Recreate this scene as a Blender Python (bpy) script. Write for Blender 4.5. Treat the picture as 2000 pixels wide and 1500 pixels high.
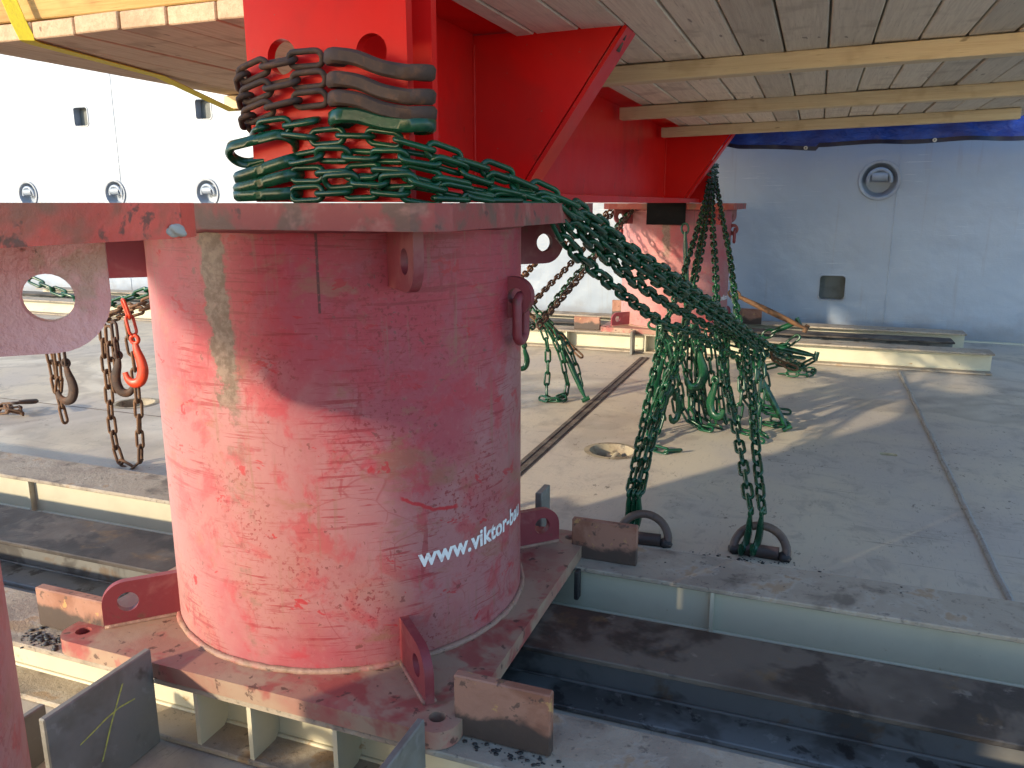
import bpy, bmesh, math, random
from mathutils import Vector, Matrix, Quaternion
from mathutils.geometry import tessellate_polygon
random.seed(7)
for o in list(bpy.data.objects): bpy.data.objects.remove(o)
scene = bpy.context.scene
COL = scene.collection
PI = math.pi; R_ = math.radians

# ------------------------------------------------------------------ camera
cam = bpy.data.cameras.new('camera'); camo = bpy.data.objects.new('camera', cam); COL.objects.link(camo)
cam.sensor_fit = 'HORIZONTAL'; cam.angle = 2*math.atan(1000/1560); cam.clip_start = .02; cam.clip_end = 200
camo.location = (1.2335, -1.9438, 1.1645); camo.rotation_euler = (R_(90-12.75), 0, R_(20.5))
scene.camera = camo
# ------------------------------------------------------------------ sky, sun, exposure
SUN_EL = R_(16.0); SUN_AZ = Vector((.565, .825, 0)).normalized()
world = bpy.data.worlds.new('World'); scene.world = world; world.use_nodes = True
wn = world.node_tree; bg = wn.nodes['Background']; sky = wn.nodes.new('ShaderNodeTexSky')
sky.sky_type = 'NISHITA'; sky.sun_disc = False; sky.sun_elevation = SUN_EL
sky.sun_rotation = math.atan2(-SUN_AZ.x, -SUN_AZ.y); sky.air_density = 1.0; sky.dust_density = .5; sky.ozone_density = 3.0
wn.links.new(sky.outputs[0], bg.inputs[0]); bg.inputs[1].default_value = .15
sl = bpy.data.lights.new('sun', 'SUN'); sl.energy = 2.0; sl.angle = R_(1.6); sl.color = (1, .84, .60)
so = bpy.data.objects.new('sun', sl); COL.objects.link(so); so.location = (-4, -8, 6)
so.rotation_euler = Vector((SUN_AZ.x*math.cos(SUN_EL), SUN_AZ.y*math.cos(SUN_EL), -math.sin(SUN_EL))).to_track_quat('-Z', 'Y').to_euler()
scene.view_settings.view_transform = 'Standard'; scene.view_settings.look = 'None'
scene.view_settings.exposure = 1.58; scene.view_settings.gamma = 1.0
scene.render.engine = 'CYCLES'; scene.cycles.max_bounces = 6; scene.cycles.diffuse_bounces = 4
scene.render.resolution_x = 1024; scene.render.resolution_y = 768

# ------------------------------------------------------------------ materials
class NT:
    def __init__(s, name):
        s.m = bpy.data.materials.new(name); s.m.use_nodes = True; s.t = s.m.node_tree
        s.b = s.t.nodes['Principled BSDF']
    def n(s, typ, **kw):
        x = s.t.nodes.new('ShaderNode'+typ)
        for k, v in kw.items(): setattr(x, k, v)
        return x
    def put(s, sock, v):
        if isinstance(v, bpy.types.NodeSocket): s.t.links.new(v, sock)
        elif isinstance(v, (tuple, list)) and len(v) == 3 and sock.type == 'RGBA': sock.default_value = (*v, 1)
        else: sock.default_value = v
    def math(s, op, a, b=0.0, clamp=False):
        x = s.n('Math', operation=op); x.use_clamp = clamp; s.put(x.inputs[0], a); s.put(x.inputs[1], b); return x.outputs[0]
    def mix(s, f, a, b):
        x = s.n('Mix', data_type='RGBA'); s.put(x.inputs[0], f); s.put(x.inputs[6], a); s.put(x.inputs[7], b); return x.outputs[2]
    def step(s, v, lo, hi):
        x = s.n('MapRange'); x.interpolation_type = 'SMOOTHSTEP'
        s.put(x.inputs[0], v); s.put(x.inputs[1], lo); s.put(x.inputs[2], hi); return x.outputs[0]
    def noise(s, vec, scale, detail=4, rough=.6, dist=0):
        x = s.n('TexNoise'); s.put(x.inputs['Vector'], vec); x.inputs['Scale'].default_value = scale
        x.inputs['Detail'].default_value = detail; x.inputs['Roughness'].default_value = rough; x.inputs['Distortion'].default_value = dist
        return x.outputs[0]
    def scale(s, vec, sc):
        x = s.n('VectorMath', operation='MULTIPLY'); s.put(x.inputs[0], vec); x.inputs[1].default_value = sc; return x.outputs[0]
    def add(s, a, b):
        x = s.n('VectorMath', operation='ADD'); s.put(x.inputs[0], a); s.put(x.inputs[1], b); return x.outputs[0]
    def obj(s, rand=True):
        c = s.n('TexCoord').outputs['Object']
        if not rand: return c
        r = s.n('ObjectInfo').outputs['Random']; m = s.n('Combine' 'XYZ')
        q = s.math('MULTIPLY', r, 37.0)
        for i in range(3): s.t.links.new(q, m.inputs[i])
        return s.add(c, m.outputs[0])
    def bump(s, h, strength=.3, dist=.01):
        x = s.n('Bump'); x.inputs['Strength'].default_value = strength; x.inputs['Distance'].default_value = dist
        s.put(x.inputs['Height'], h); s.t.links.new(x.outputs[0], s.b.inputs['Normal'])
    def out(s, col, rough=.6, metal=0.0, spec=.5):
        s.put(s.b.inputs['Base Color'], col); s.put(s.b.inputs['Roughness'], rough); s.put(s.b.inputs['Metallic'], metal)
        s.b.inputs['Specular IOR Level'].default_value = spec
        return s.m

def layered(name, base, layers, rough=.6, rvar=.15, metal=0, bump=(.25, 60, .004), rand=True, tint=0, spec=.5):
    """layers: (colour, scale, lo, hi, strength, (stretch))"""
    s = NT(name); v = s.obj(rand); col = base; lastn = None
    for L in layers:
        c, sc, lo, hi, st = L[:5]
        vv = s.scale(v, L[5]) if len(L) > 5 else v
        n = s.noise(vv, sc, 4, .62, .3); f = s.math('MULTIPLY', s.step(n, lo, hi), st)
        col = s.mix(f, col, c); lastn = n
    if tint:
        r = s.n('ObjectInfo').outputs['Random']
        h = s.n('HueSaturation'); s.put(h.inputs['Value'], s.math('ADD', s.math('MULTIPLY', r, tint), 1-tint/2)); s.put(h.inputs['Color'], col); col = h.outputs[0]
    bn = s.noise(v, bump[1], 5, .65)
    s.bump(bn, bump[0], bump[2])
    rr = s.math('ADD', s.math('MULTIPLY', s.noise(v, 9, 4), rvar*2), rough-rvar, True)
    return s.out(col, rr, metal, spec)

MT = {}
MT['frame_red'] = layered('glossy_red_paint', (.74, .012, .010), [((.66, .009, .010), 3, .4, .7, .7), ((.64, .02, .012), 14, .6, .8, .4), ((.34, .03, .025), 1.7, .52, .70, .35), ((.42, .12, .09), 55, .68, .72, .6), ((.20, .03, .02), 7, .66, .72, .35)], .34, .08, bump=(.10, 35, .005), rand=False, spec=.2)
MT['green'] = layered('green_chain_paint', (.006, .068, .027), [((.003, .030, .016), 9, .35, .65, .7), ((.035, .10, .035), 30, .58, .72, .5), ((.10, .06, .035), 16, .66, .72, .6)], .27, .1, bump=(.2, 60, .003))
MT['rust'] = layered('rusty_chain_steel', (.060, .032, .021), [((.16, .065, .025), 22, .5, .7, .7), ((.02, .012, .010), 14, .5, .7, .7)], .72, .12, bump=(.5, 120, .002))
MT['rust_light'] = layered('orange_rusty_steel', (.13, .065, .03), [((.22, .10, .04), 22, .45, .7, .8), ((.05, .025, .015), 30, .5, .7, .8)], .75, .12, bump=(.5, 120, .002))
MT['orange_hook'] = layered('orange_red_hook_paint', (.62, .05, .012), [((.30, .04, .02), 25, .55, .75, .6)], .42, .1, bump=(.2, 80, .002))
MT['ring_steel'] = layered('brown_forged_ring_steel', (.14, .088, .062), [((.24, .145, .09), 14, .48, .66, .7), ((.05, .036, .03), 30, .55, .7, .6)], .55, .15, bump=(.4, 90, .003))
MT['dark_steel'] = layered('bare_dark_mill_steel', (.185, .182, .172), [((.23, .225, .21), 2.2, .45, .66, .7), ((.06, .05, .045), 6, .5, .62, .7), ((.17, .10, .05), 9, .58, .68, .6)], .45, .14, bump=(.25, 40, .004), rand=False)
MT['dark_foot'] = layered('scuffed_grey_steel_flange', (.24, .235, .22), [((.10, .09, .08), 4, .44, .58, .8), ((.04, .033, .03), 13, .54, .62, .85), ((.42, .40, .37), 22, .60, .68, .5)], .5, .14, bump=(.35, 45, .004), rand=False)
MT['dark_flange'] = layered('rust_stained_steel_flange', (.060, .045, .035), [((.13, .105, .082), 1.6, .46, .62, .8), ((.022, .016, .013), 5, .46, .58, .85), ((.25, .21, .17), 14, .62, .72, .5), ((.16, .09, .03), 7, .6, .72, .5)], .62, .2, bump=(.4, 45, .004), rand=False)
MT['tan'] = layered('tan_beam_paint', (.56, .515, .375), [((.47, .43, .31), 5, .45, .7, .5), ((.32, .17, .06), 11, .66, .74, .8), ((.16, .10, .05), 32, .70, .76, .8)], .5, .1, bump=(.12, 50, .003), rand=False)
MT['tan_top'] = layered('sandy_dirty_tan_flange', (.36, .30, .225), [((.25, .20, .155), 3.2, .46, .62, .7), ((.48, .44, .37), 7, .50, .64, .6), ((.10, .075, .055), 6, .54, .70, .7), ((.30, .16, .05), 7, .56, .66, .6), ((.06, .048, .04), 48, .58, .68, .5)], .78, .1, bump=(.55, 60, .006), rand=False)
def stop_mat():
    s = NT('heat_stained_rusty_plate'); v = s.obj(True); sp = s.n('SeparateXYZ'); s.t.links.new(s.n('TexCoord').outputs['Object'], sp.inputs[0])
    n = s.noise(v, 9, 5, .6, .4); col = s.mix(s.step(n, .40, .62), (.34, .17, .115), (.24, .10, .06))
    col = s.mix(s.math('MULTIPLY', s.step(s.noise(v, 26, 4, .6), .62, .68), .8), col, (.48, .28, .10))
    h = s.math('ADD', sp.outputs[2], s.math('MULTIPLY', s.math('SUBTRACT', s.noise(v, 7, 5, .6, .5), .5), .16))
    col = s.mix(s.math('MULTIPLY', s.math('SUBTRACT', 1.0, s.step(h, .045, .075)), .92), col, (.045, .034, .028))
    col = s.mix(s.math('MULTIPLY', s.step(s.noise(v, 34, 4), .60, .66), .7), col, (.06, .04, .03))
    s.bump(s.noise(v, 70, 5, .65), .35, .003); return s.out(col, .58)
MT['stop_rust'] = stop_mat()
MT['stop_grey'] = layered('bare_grey_steel_plate', (.20, .19, .165), [((.13, .115, .09), 6, .45, .66, .8), ((.045, .032, .022), 5, .56, .68, .8), ((.30, .29, .27), 25, .6, .72, .4)], .45, .12, bump=(.15, 60, .003))
MT['burnt'] = layered('burnt_black_steel', (.03, .025, .022), [((.14, .10, .075), 18, .5, .68, .7)], .6, .15, bump=(.5, 60, .004))
MT['pot'] = layered('lashing_pot_paint', (.50, .42, .27), [((.35, .24, .10), 10, .5, .7, .6), ((.12, .08, .05), 20, .58, .7, .7)], .55, .1)
MT['pot_cup'] = layered('dirty_shaded_pot_recess', (.34, .28, .18), [((.17, .12, .07), 9, .42, .62, .8), ((.06, .045, .03), 20, .55, .66, .8)], .6, .1)  # base darkened to paint in the shade inside the cup, plus grime
MT['chalk'] = layered('yellow_chalk', (.60, .60, .12), [((.35, .34, .12), 90, .45, .6, .8)], .9, .05)
MT['rubber'] = layered('black_rubber_mat', (.006, .006, .007), [((.012, .012, .012), 30, .5, .7, .5)], .9, .05, spec=.15)
MT['opening'] = layered('dark_grey_recess_paint', (.10, .115, .115), [((.06, .065, .06), 8, .45, .7, .7)], .6, .1)
MT['strap'] = layered('yellow_webbing', (.62, .50, .015), [((.45, .36, .02), 40, .4, .7, .6, (1, 4, 1))], .7, .1, bump=(.5, 200, .002))
MT['white_print'] = layered('white_lettering', (.80, .80, .78), [((.55, .45, .43), 45, .55, .66, .7), ((.33, .09, .10), 22, .655, .68, .9)], .6, .1)
MT['bright_weld'] = layered('weld_bead', (.34, .20, .145), [((.20, .12, .07), 24, .45, .66, .7), ((.40, .12, .11), 9, .5, .66, .7), ((.07, .05, .04), 30, .62, .7, .8)], .55, .1, bump=(.8, 90, .004))
MT['deck_weld'] = layered('deck_weld_bead', (.33, .31, .28), [((.18, .15, .12), 25, .5, .7, .7)], .6, .1, bump=(.8, 70, .004))
MT['seam'] = layered('dirty_deck_seam', (.10, .08, .065), [((.26, .21, .16), 6, .5, .7, .7), ((.04, .03, .025), 20, .5, .68, .7)], .7, .1, bump=(.6, 60, .004), rand=False)
MT['eyelet'] = layered('white_metal_eyelet', (.75, .75, .75), [((.5, .5, .5), 40, .5, .7, .4)], .3, .05)
MT['sealant'] = layered('grey_white_sealant', (.42, .40, .36), [((.22, .2, .17), 60, .5, .66, .7)], .8, .1)
MT['debris'] = layered('weld_slag', (.03, .026, .024), [((.15, .12, .1), 60, .55, .7, .6)], .4, .2, bump=(.8, 90, .004))
MT['edge_paint'] = layered('rusty_red_plate_edge', (.30, .055, .045), [((.13, .075, .05), 7, .5, .62, .85), ((.40, .17, .13), 10, .54, .7, .6), ((.06, .035, .03), 26, .6, .7, .7), ((.48, .43, .36), 5, .70, .74, .8)], .6, .12, bump=(.4, 60, .004))

MT['edge_bright'] = layered('brightened_red_rusty_edge', (.75, .11, .07), [((.60, .07, .045), 6, .45, .62, .7), ((.24, .12, .065), 7, .48, .62, .8), ((.10, .06, .04), 30, .58, .66, .8)], .5, .12, bump=(.5, 60, .004))  # rusty red lightened: brightness of the near plate edge put into its colour
def deck_mat():
    s = NT('beige_deck_paint'); v = s.obj(False)
    big = s.noise(v, .9, 5, .6, .4); mid = s.noise(v, 5, 6, .65, .5)
    col = s.mix(s.step(big, .38, .62), (.56, .48, .355), (.48, .42, .345))
    col = s.mix(s.math('MULTIPLY', s.step(mid, .50, .68), .45), col, (.26, .225, .195))
    st = s.noise(s.scale(v, (26, 5, 1)), 3, 6, .7, .6)
    col = s.mix(s.math('MULTIPLY', s.step(st, .56, .70), .45), col, (.20, .17, .145))
    sp = s.noise(s.scale(v, (1, .6, 1)), 42, 4, .65); spm = s.noise(v, 3.2, 3, .6)
    col = s.mix(s.math('MULTIPLY', s.math('MULTIPLY', s.step(sp, .60, .66), .7), s.step(spm, .50, .64)), col, (.05, .042, .038))
    pale = s.noise(s.scale(v, (8, 3, 1)), 4, 5, .6)
    col = s.mix(s.math('MULTIPLY', s.step(pale, .60, .74), .4), col, (.52, .47, .38))
    dr = s.noise(s.scale(v, (.8, 40, 1)), 1.6, 4, .6, .6); drm = s.noise(v, 1.1, 3, .6)
    col = s.mix(s.math('MULTIPLY', s.math('MULTIPLY', s.step(dr, .63, .66), s.step(drm, .5, .6)), .55), col, (.19, .15, .125))
    pud = s.noise(v, .55, 4, .55, .6); col = s.mix(s.math('MULTIPLY', s.math('MULTIPLY', s.step(pud, .54, .57), s.math('SUBTRACT', 1.0, s.step(pud, .57, .62))), .4), col, (.25, .20, .15))
    s.bump(s.noise(v, 45, 6, .7), .35, .005)
    rough = s.math('ADD', s.math('MULTIPLY', s.math('SUBTRACT', 1.0, s.step(pud, .52, .64)), .25), .36)
    return s.out(col, rough, 0, .4)
MT['deck'] = deck_mat()

def wall_mat():
    s = NT('pale_blue_white_hull_paint'); v = s.obj(False)
    n = s.noise(v, .7, 4, .55); col = s.mix(s.step(n, .35, .7), (.27, .325, .40), (.31, .365, .435))
    st = s.noise(s.scale(v, (1.2, 1, 22)), 3, 5, .6); col = s.mix(s.math('MULTIPLY', s.step(st, .64, .72), .35), col, (.48, .53, .58))
    rn = s.noise(s.scale(v, (9, 1, .5)), 2.2, 4, .6); col = s.mix(s.math('MULTIPLY', s.step(rn, .58, .72), .22), col, (.24, .22, .19))
    scr = s.noise(s.scale(v, (.7, 1, 60)), 2.4, 4, .6); col = s.mix(s.math('MULTIPLY', s.math('MULTIPLY', s.step(scr, .66, .68), s.step(s.noise(v, 1.3, 2), .5, .6)), .7), col, (.62, .66, .70))
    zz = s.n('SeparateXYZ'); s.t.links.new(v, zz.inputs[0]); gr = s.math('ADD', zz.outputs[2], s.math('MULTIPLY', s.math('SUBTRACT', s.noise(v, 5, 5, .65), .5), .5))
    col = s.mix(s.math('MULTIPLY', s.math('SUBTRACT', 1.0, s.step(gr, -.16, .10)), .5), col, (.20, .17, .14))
    d = s.noise(v, 14, 5, .65); col = s.mix(s.math('MULTIPLY', s.step(d, .68, .74), .5), col, (.35, .33, .30))
    b1 = s.noise(v, 1.6, 3, .5); b2 = s.noise(v, 26, 5, .7)
    s.bump(s.math('ADD', s.math('MULTIPLY', b1, 6.0), s.math('MULTIPLY', b2, .30)), .30, .02)
    return s.out(col, .34, 0, .5)
MT['wall'] = wall_mat()

def wood_mat(name, a, b, c, axis, tint=.25):
    s = NT(name); v = s.obj(True); st = {'x': (.6, 14, 14), 'y': (14, .6, 14)}[axis]
    g = s.noise(s.scale(v, st), 4, 6, .65, 1.2); g2 = s.noise(s.scale(v, st), 14, 4, .6, .5)
    col = s.mix(s.step(g, .35, .68), a, b); col = s.mix(s.math('MULTIPLY', s.step(g2, .58, .74), .6), col, c)
    k = s.noise(v, 5, 3, .5); col = s.mix(s.math('MULTIPLY', s.step(k, .54, .68), .45), col, c)
    kn = s.noise(s.scale(v, tuple(.35*q+1.5 for q in st)), 3.2, 2, .5); col = s.mix(s.math('MULTIPLY', s.step(kn, .72, .75), .7), col, tuple(.5*q for q in c))
    r = s.n('ObjectInfo').outputs['Random']; h = s.n('HueSaturation')
    s.put(h.inputs['Value'], s.math('ADD', s.math('MULTIPLY', r, tint), 1-tint/2)); s.put(h.inputs['Color'], col)
    s.bump(g2, .45, .004)
    return s.out(h.outputs[0], .8, 0, .3)
MT['plank'] = wood_mat('grey_sawn_plank', (.80, .72, .58), (.68, .60, .48), (.40, .33, .25), 'y', .36)
MT['batten'] = wood_mat('pale_pine_batten', (.74, .62, .41), (.66, .53, .33), (.42, .30, .16), 'x', .15)
MT['pine'] = wood_mat('yellow_pine_board', (.52, .33, .12), (.44, .26, .085), (.26, .13, .045), 'x', .2)
MT['pine_y'] = wood_mat('sawn_pine_plank', (.52, .37, .25), (.42, .285, .185), (.22, .135, .08), 'y', .3)

def tarp_mat():
    s = NT('blue_tarpaulin'); v = s.obj(False); w = s.noise(v, 4, 4, .6)
    col = s.mix(s.step(w, .35, .7), (.006, .035, .30), (.015, .09, .60))
    s.bump(s.noise(s.scale(v, (1, 1, 2)), 9, 4, .6, .8), .6, .03)
    return s.out(col, .3, 0, .5)
MT['tarp'] = tarp_mat()
MT['tarp_hem'] = layered('dark_blue_tarp_hem', (.003, .008, .05), [((.01, .02, .10), 20, .5, .7, .5)], .4, .1)

def stool_mat(name, strip=True, wear=1.0, dull=0.0):
    """faded red paint; UV.x = arc length from the -Y side in metres, UV.y = height in metres"""
    s = NT(name); uv = s.n('TexCoord').outputs['UV']; sp = s.n('SeparateXYZ'); s.t.links.new(uv, sp.inputs[0]); u, w = sp.outputs[0], sp.outputs[1]
    ob = s.obj(False)
    n1 = s.noise(uv, 2.2, 5, .6, .3); n2 = s.noise(uv, 8, 6, .65, .4); fine = s.noise(uv, 60, 5, .7)
    red = (.35, .052, .070); pink = (.37, .145, .145); deep = (.27, .022, .03)
    hi = s.step(w, .55, 1.12)
    col = s.mix(s.step(s.math('SUBTRACT', n1, s.math('MULTIPLY', hi, .30)), .30, .52), red, pink)
    col = s.mix(s.math('MULTIPLY', s.step(s.math('ADD', n2, s.math('MULTIPLY', hi, .12)), .50, .62), .7), col, (.40, .03, .045))
    # dusty orange film towards the foot
    foot = s.math('SUBTRACT', 1.0, s.step(w, .1, .75)); n3 = s.noise(uv, 3.1, 5, .6)
    col = s.mix(s.math('MULTIPLY', s.math('MULTIPLY', s.step(n3, .40, .68), foot), .6), col, (.36, .17, .12))
    # specks
    m = s.step(s.noise(uv, 3.5, 4, .6), .42, .62)
    col = s.mix(s.math('MULTIPLY', s.math('MULTIPLY', s.step(s.noise(uv, 80, 3, .65), .555, .61), m), .8*wear), col, (.22, .018, .022))
    col = s.mix(s.math('MULTIPLY', s.step(s.noise(uv, 30, 4, .65), .645, .67), .85*wear), col, (.16, .035, .03))
    # long horizontal scratches
    for sc, lo, stz in (((1.4, 30, 1), .605, .85), ((2.6, 50, 1), .615, .8), ((5, 80, 1), .61, .75), ((14, 2.2, 1), .655, .6)):
        x = s.noise(s.scale(uv, sc), 2.0, 4, .55, .25)
        k = s.step(x, lo, lo+.02); k = s.math('MULTIPLY', k, s.step(s.math('ADD', s.noise(uv, 5, 3), s.math('MULTIPLY', hi, .10)), .42, .60))
        col = s.mix(s.math('MULTIPLY', k, stz*wear), col, deep)
    # thin curved scratches (cell borders, wobbled)
    wob = s.n('TexNoise'); s.put(wob.inputs['Vector'], uv); wob.inputs['Scale'].default_value = 3.5
    vv = s.add(s.scale(uv, (1, 1.9, 1)), s.scale(wob.outputs[1], (.35, .35, 0)))
    vo = s.n('TexVoronoi', feature='DISTANCE_TO_EDGE'); s.put(vo.inputs['Vector'], vv); vo.inputs['Scale'].default_value = 4.3
    ln = s.math('SUBTRACT', 1.0, s.step(vo.outputs['Distance'], .003, .013)); ln = s.math('MULTIPLY', ln, s.step(s.noise(uv, 4.5, 3), .47, .55))
    col = s.mix(s.math('MULTIPLY', ln, .42*wear), col, (.26, .03, .035))
    run = s.noise(s.scale(uv, (26, 1.3, 1)), 2.0, 4, .6, .2); col = s.mix(s.math('MULTIPLY', s.math('MULTIPLY', s.step(run, .54, .66), s.step(s.noise(uv, 2.6, 3), .44, .58)), .5*wear), col, (.24, .12, .08))
    blot = s.noise(s.scale(uv, (1, 1.7, 1)), 3.4, 5, .7, .5); col = s.mix(s.math('MULTIPLY', s.step(blot, .54, .64), .6*wear), col, (.27, .12, .07))
    # sun glare on the left side, painted in as paler pink
    glare = s.math('SUBTRACT', 1.0, s.step(s.math('ADD', u, s.math('MULTIPLY', s.math('SUBTRACT', n1, .5), .5)), -.46, -.02))
    col = s.mix(s.math('MULTIPLY', glare, .5), col, (.54, .34, .35))
    rough = s.math('ADD', s.math('MULTIPLY', n2, .25), .36)
    # scraped patches of deep red
    col = s.mix(s.math('MULTIPLY', s.step(s.noise(s.scale(uv, (1, 1.6, 1)), 9, 4, .7, .6), .63, .655), .8*wear), col, (.40, .018, .026))
    if strip:
        uo = s.math('ADD', u, s.math('MULTIPLY', s.math('SUBTRACT', s.noise(uv, 22, 5, .75), .5), .075))
        uo = s.math('SUBTRACT', uo, s.math('MULTIPLY', s.math('SUBTRACT', 1.1, w), .045))
        band = s.math('MULTIPLY', s.step(uo, -.060, -.044), s.math('SUBTRACT', 1.0, s.step(uo, .002, .022)))
        lowfade = s.math('ADD', s.step(w, .60, .86), .45)
        brk = s.step(s.math('ADD', s.noise(uv, 13, 5, .7), s.math('MULTIPLY', s.step(w, .55, .95), .24)), .50, .62)
        f = s.math('MULTIPLY', s.math('MULTIPLY', band, brk), lowfade, True)
        rust = s.mix(s.step(s.noise(uv, 40, 5, .7), .40, .62), (.09, .06, .036), (.20, .145, .105))
        col = s.mix(s.math('MULTIPLY', f, .92), col, rust)
        uw = s.math('ABSOLUTE', s.math('SUBTRACT', u, .229)); wl = s.math('MULTIPLY', s.math('SUBTRACT', 1.0, s.step(uw, .0022, .004)), s.step(w, .924, .93))
        wl = s.math('MULTIPLY', wl, s.step(s.noise(uv, 110, 3), .34, .44)); col = s.mix(s.math('MULTIPLY', wl, .85), col, (.07, .02, .018))
        # scraped mark above the lettering
        du = s.math('SUBTRACT', u, .40); curve = s.math('SUBTRACT', s.math('SUBTRACT', w, .425), s.math('MULTIPLY', s.math('POWER', s.math('SUBTRACT', .15, du), 2.0), 2.2))
        mk = s.math('MULTIPLY', s.math('SUBTRACT', 1.0, s.step(s.math('ABSOLUTE', s.math('ADD', curve, s.math('MULTIPLY', s.math('SUBTRACT', s.noise(uv, 30, 3), .5), .02))), .003, .007)), s.math('MULTIPLY', s.step(du, -.01, .0), s.math('SUBTRACT', 1.0, s.step(du, .145, .155))))
        col = s.mix(s.math('MULTIPLY', mk, .9), col, (.42, .012, .02))
    if dull: col = s.mix(dull, col, (.42, .20, .18))
    col = s.mix(s.math('MULTIPLY', s.step(fine, .5, .75), .15), col, (.55, .28, .26))
    s.bump(s.math('ADD', s.math('MULTIPLY', fine, .5), s.math('MULTIPLY', n2, 1.6)), .24, .005)
    return s.out(col, rough, 0, .5)
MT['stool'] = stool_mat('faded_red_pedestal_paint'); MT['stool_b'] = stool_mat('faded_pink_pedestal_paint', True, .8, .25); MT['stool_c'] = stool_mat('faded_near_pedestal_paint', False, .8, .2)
MT['red_flat'] = layered('faded_red_plate_paint', (.33, .165, .12), [((.36, .255, .175), 3.4, .40, .56, .85), ((.30, .045, .045), 5.0, .53, .63, .8), ((.36, .09, .08), 11, .56, .66, .6), ((.09, .045, .035), 24, .60, .66, .85), ((.20, .13, .085), 8, .58, .66, .6)], .55, .12, bump=(.3, 50, .004), rand=False)
MT['lug_red'] = layered('worn_red_lug_paint', (.215, .032, .04), [((.30, .11, .10), 8, .50, .66, .6), ((.14, .06, .04), 20, .60, .70, .7)], .5, .12, bump=(.25, 70, .003), rand=False)
MT['lug_lit'] = layered('brightened_pink_lug_paint', (.82, .43, .40), [((.74, .28, .26), 5, .45, .62, .7), ((.45, .32, .20), 9, .58, .68, .6), ((.18, .10, .07), 30, .64, .70, .7)], .36, .12, bump=(.7, 48, .010), rand=False)  # brighter copy of the lug paint; light on the near lug put into colour

# ------------------------------------------------------------------ mesh helpers
def fin(bm, name, smooth=False):
    me = bpy.data.meshes.new(name); bmesh.ops.recalc_face_normals(bm, faces=bm.faces[:]); bm.to_mesh(me); bm.free()
    if smooth:
        for p in me.polygons: p.use_smooth = True
    return me
def link(name, me, mat, parent=None, loc=(0, 0, 0), rot=None):
    o = bpy.data.objects.new(name, me); COL.objects.link(o)
    if me is not None and mat is not None and not me.materials: me.materials.append(MT[mat] if isinstance(mat, str) else mat)
    o.parent = parent; o.location = loc
    if rot is not None:
        if isinstance(rot, Quaternion): o.rotation_mode = 'QUATERNION'; o.rotation_quaternion = rot
        else: o.rotation_euler = rot
    return o
def tag(o, label=None, cat=None, group=None, kind=None):
    for k, v in (('label', label), ('category', cat), ('group', group), ('kind', kind)):
        if v: o[k] = v
    return o
def thing(name, label, cat, loc=(0, 0, 0), rotz=0, group=None):
    return tag(link(name, None, None, None, loc, (0, 0, rotz)), label, cat, group)
def boxbm(x0, x1, y0, y1, z0, z1, bev=0.0, seg=1):
    bm = bmesh.new(); vs = [bm.verts.new(p) for p in ((x0,y0,z0),(x1,y0,z0),(x1,y1,z0),(x0,y1,z0),(x0,y0,z1),(x1,y0,z1),(x1,y1,z1),(x0,y1,z1))]
    for f in ((3,2,1,0),(4,5,6,7),(0,1,5,4),(1,2,6,5),(2,3,7,6),(3,0,4,7)): bm.faces.new([vs[i] for i in f])
    if bev: bmesh.ops.bevel(bm, geom=bm.edges[:], offset=bev, segments=seg, affect='EDGES', profile=.6)
    return bm
def box(name, mat, parent, x0, x1, y0, y1, z0, z1, bev=.003, seg=1): return link(name, fin(boxbm(x0,x1,y0,y1,z0,z1,bev,seg), name), mat, parent)
def circ(cx, cy, r, n=20, a0=0): return [(cx+r*math.cos(a0+2*PI*i/n), cy+r*math.sin(a0+2*PI*i/n)) for i in range(n)]
def rrect(x0, x1, y0, y1, r, n=5):
    P = []
    for cx, cy, a in ((x1-r, y0+r, -PI/2), (x1-r, y1-r, 0), (x0+r, y1-r, PI/2), (x0+r, y0+r, PI)):
        for i in range(n+1): t = a+PI/2*i/n; P.append((cx+r*math.cos(t), cy+r*math.sin(t)))
    return P
def plate(outline, holes, d0, d1, to3):
    """extrude an outline with holes; to3(a, b, d) maps to 3-D"""
    bm = bmesh.new(); loops = [outline]+list(holes); flat = [p for L in loops for p in L]
    tris = tessellate_polygon([[Vector((a, b, 0)) for a, b in L] for L in loops])
    v0 = [bm.verts.new(to3(a, b, d0)) for a, b in flat]; v1 = [bm.verts.new(to3(a, b, d1)) for a, b in flat]
    for t in tris:
        try: bm.faces.new([v0[i] for i in t]); bm.faces.new([v1[i] for i in reversed(t)])
        except ValueError: pass
    k = 0
    for L in loops:
        n = len(L)
        for i in range(n):
            a, b = k+i, k+(i+1) % n; bm.faces.new((v0[a], v0[b], v1[b], v1[a]))
        k += n
    return bm
def sheet(outline, holes, to3):
    bm = bmesh.new(); loops = [outline]+list(holes); flat = [p for L in loops for p in L]
    tris = tessellate_polygon([[Vector((a, b, 0)) for a, b in L] for L in loops]); v = [bm.verts.new(to3(a, b)) for a, b in flat]
    for t in tris: bm.faces.new([v[i] for i in t])
    return bm
XZ = lambda a, b, d: (a, d, b)
YZ = lambda a, b, d: (d, a, b)
XY = lambda a, b, d: (a, b, d)
def smoothpath(pts, step=.02):
    P = [Vector(p) for p in pts]; P = [P[0]*2-P[1]]+P+[P[-1]*2-P[-2]]; out = []
    for i in range(1, len(P)-2):
        a, b, c, d = P[i-1:i+3]; n = max(2, int((c-b).length/step))
        for k in range(n):
            t = k/n; out.append(.5*((2*b)+(c-a)*t+(2*a-5*b+4*c-d)*t*t+(3*b-a-3*c+d)*t**3))
    out.append(P[-2]); return out
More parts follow.
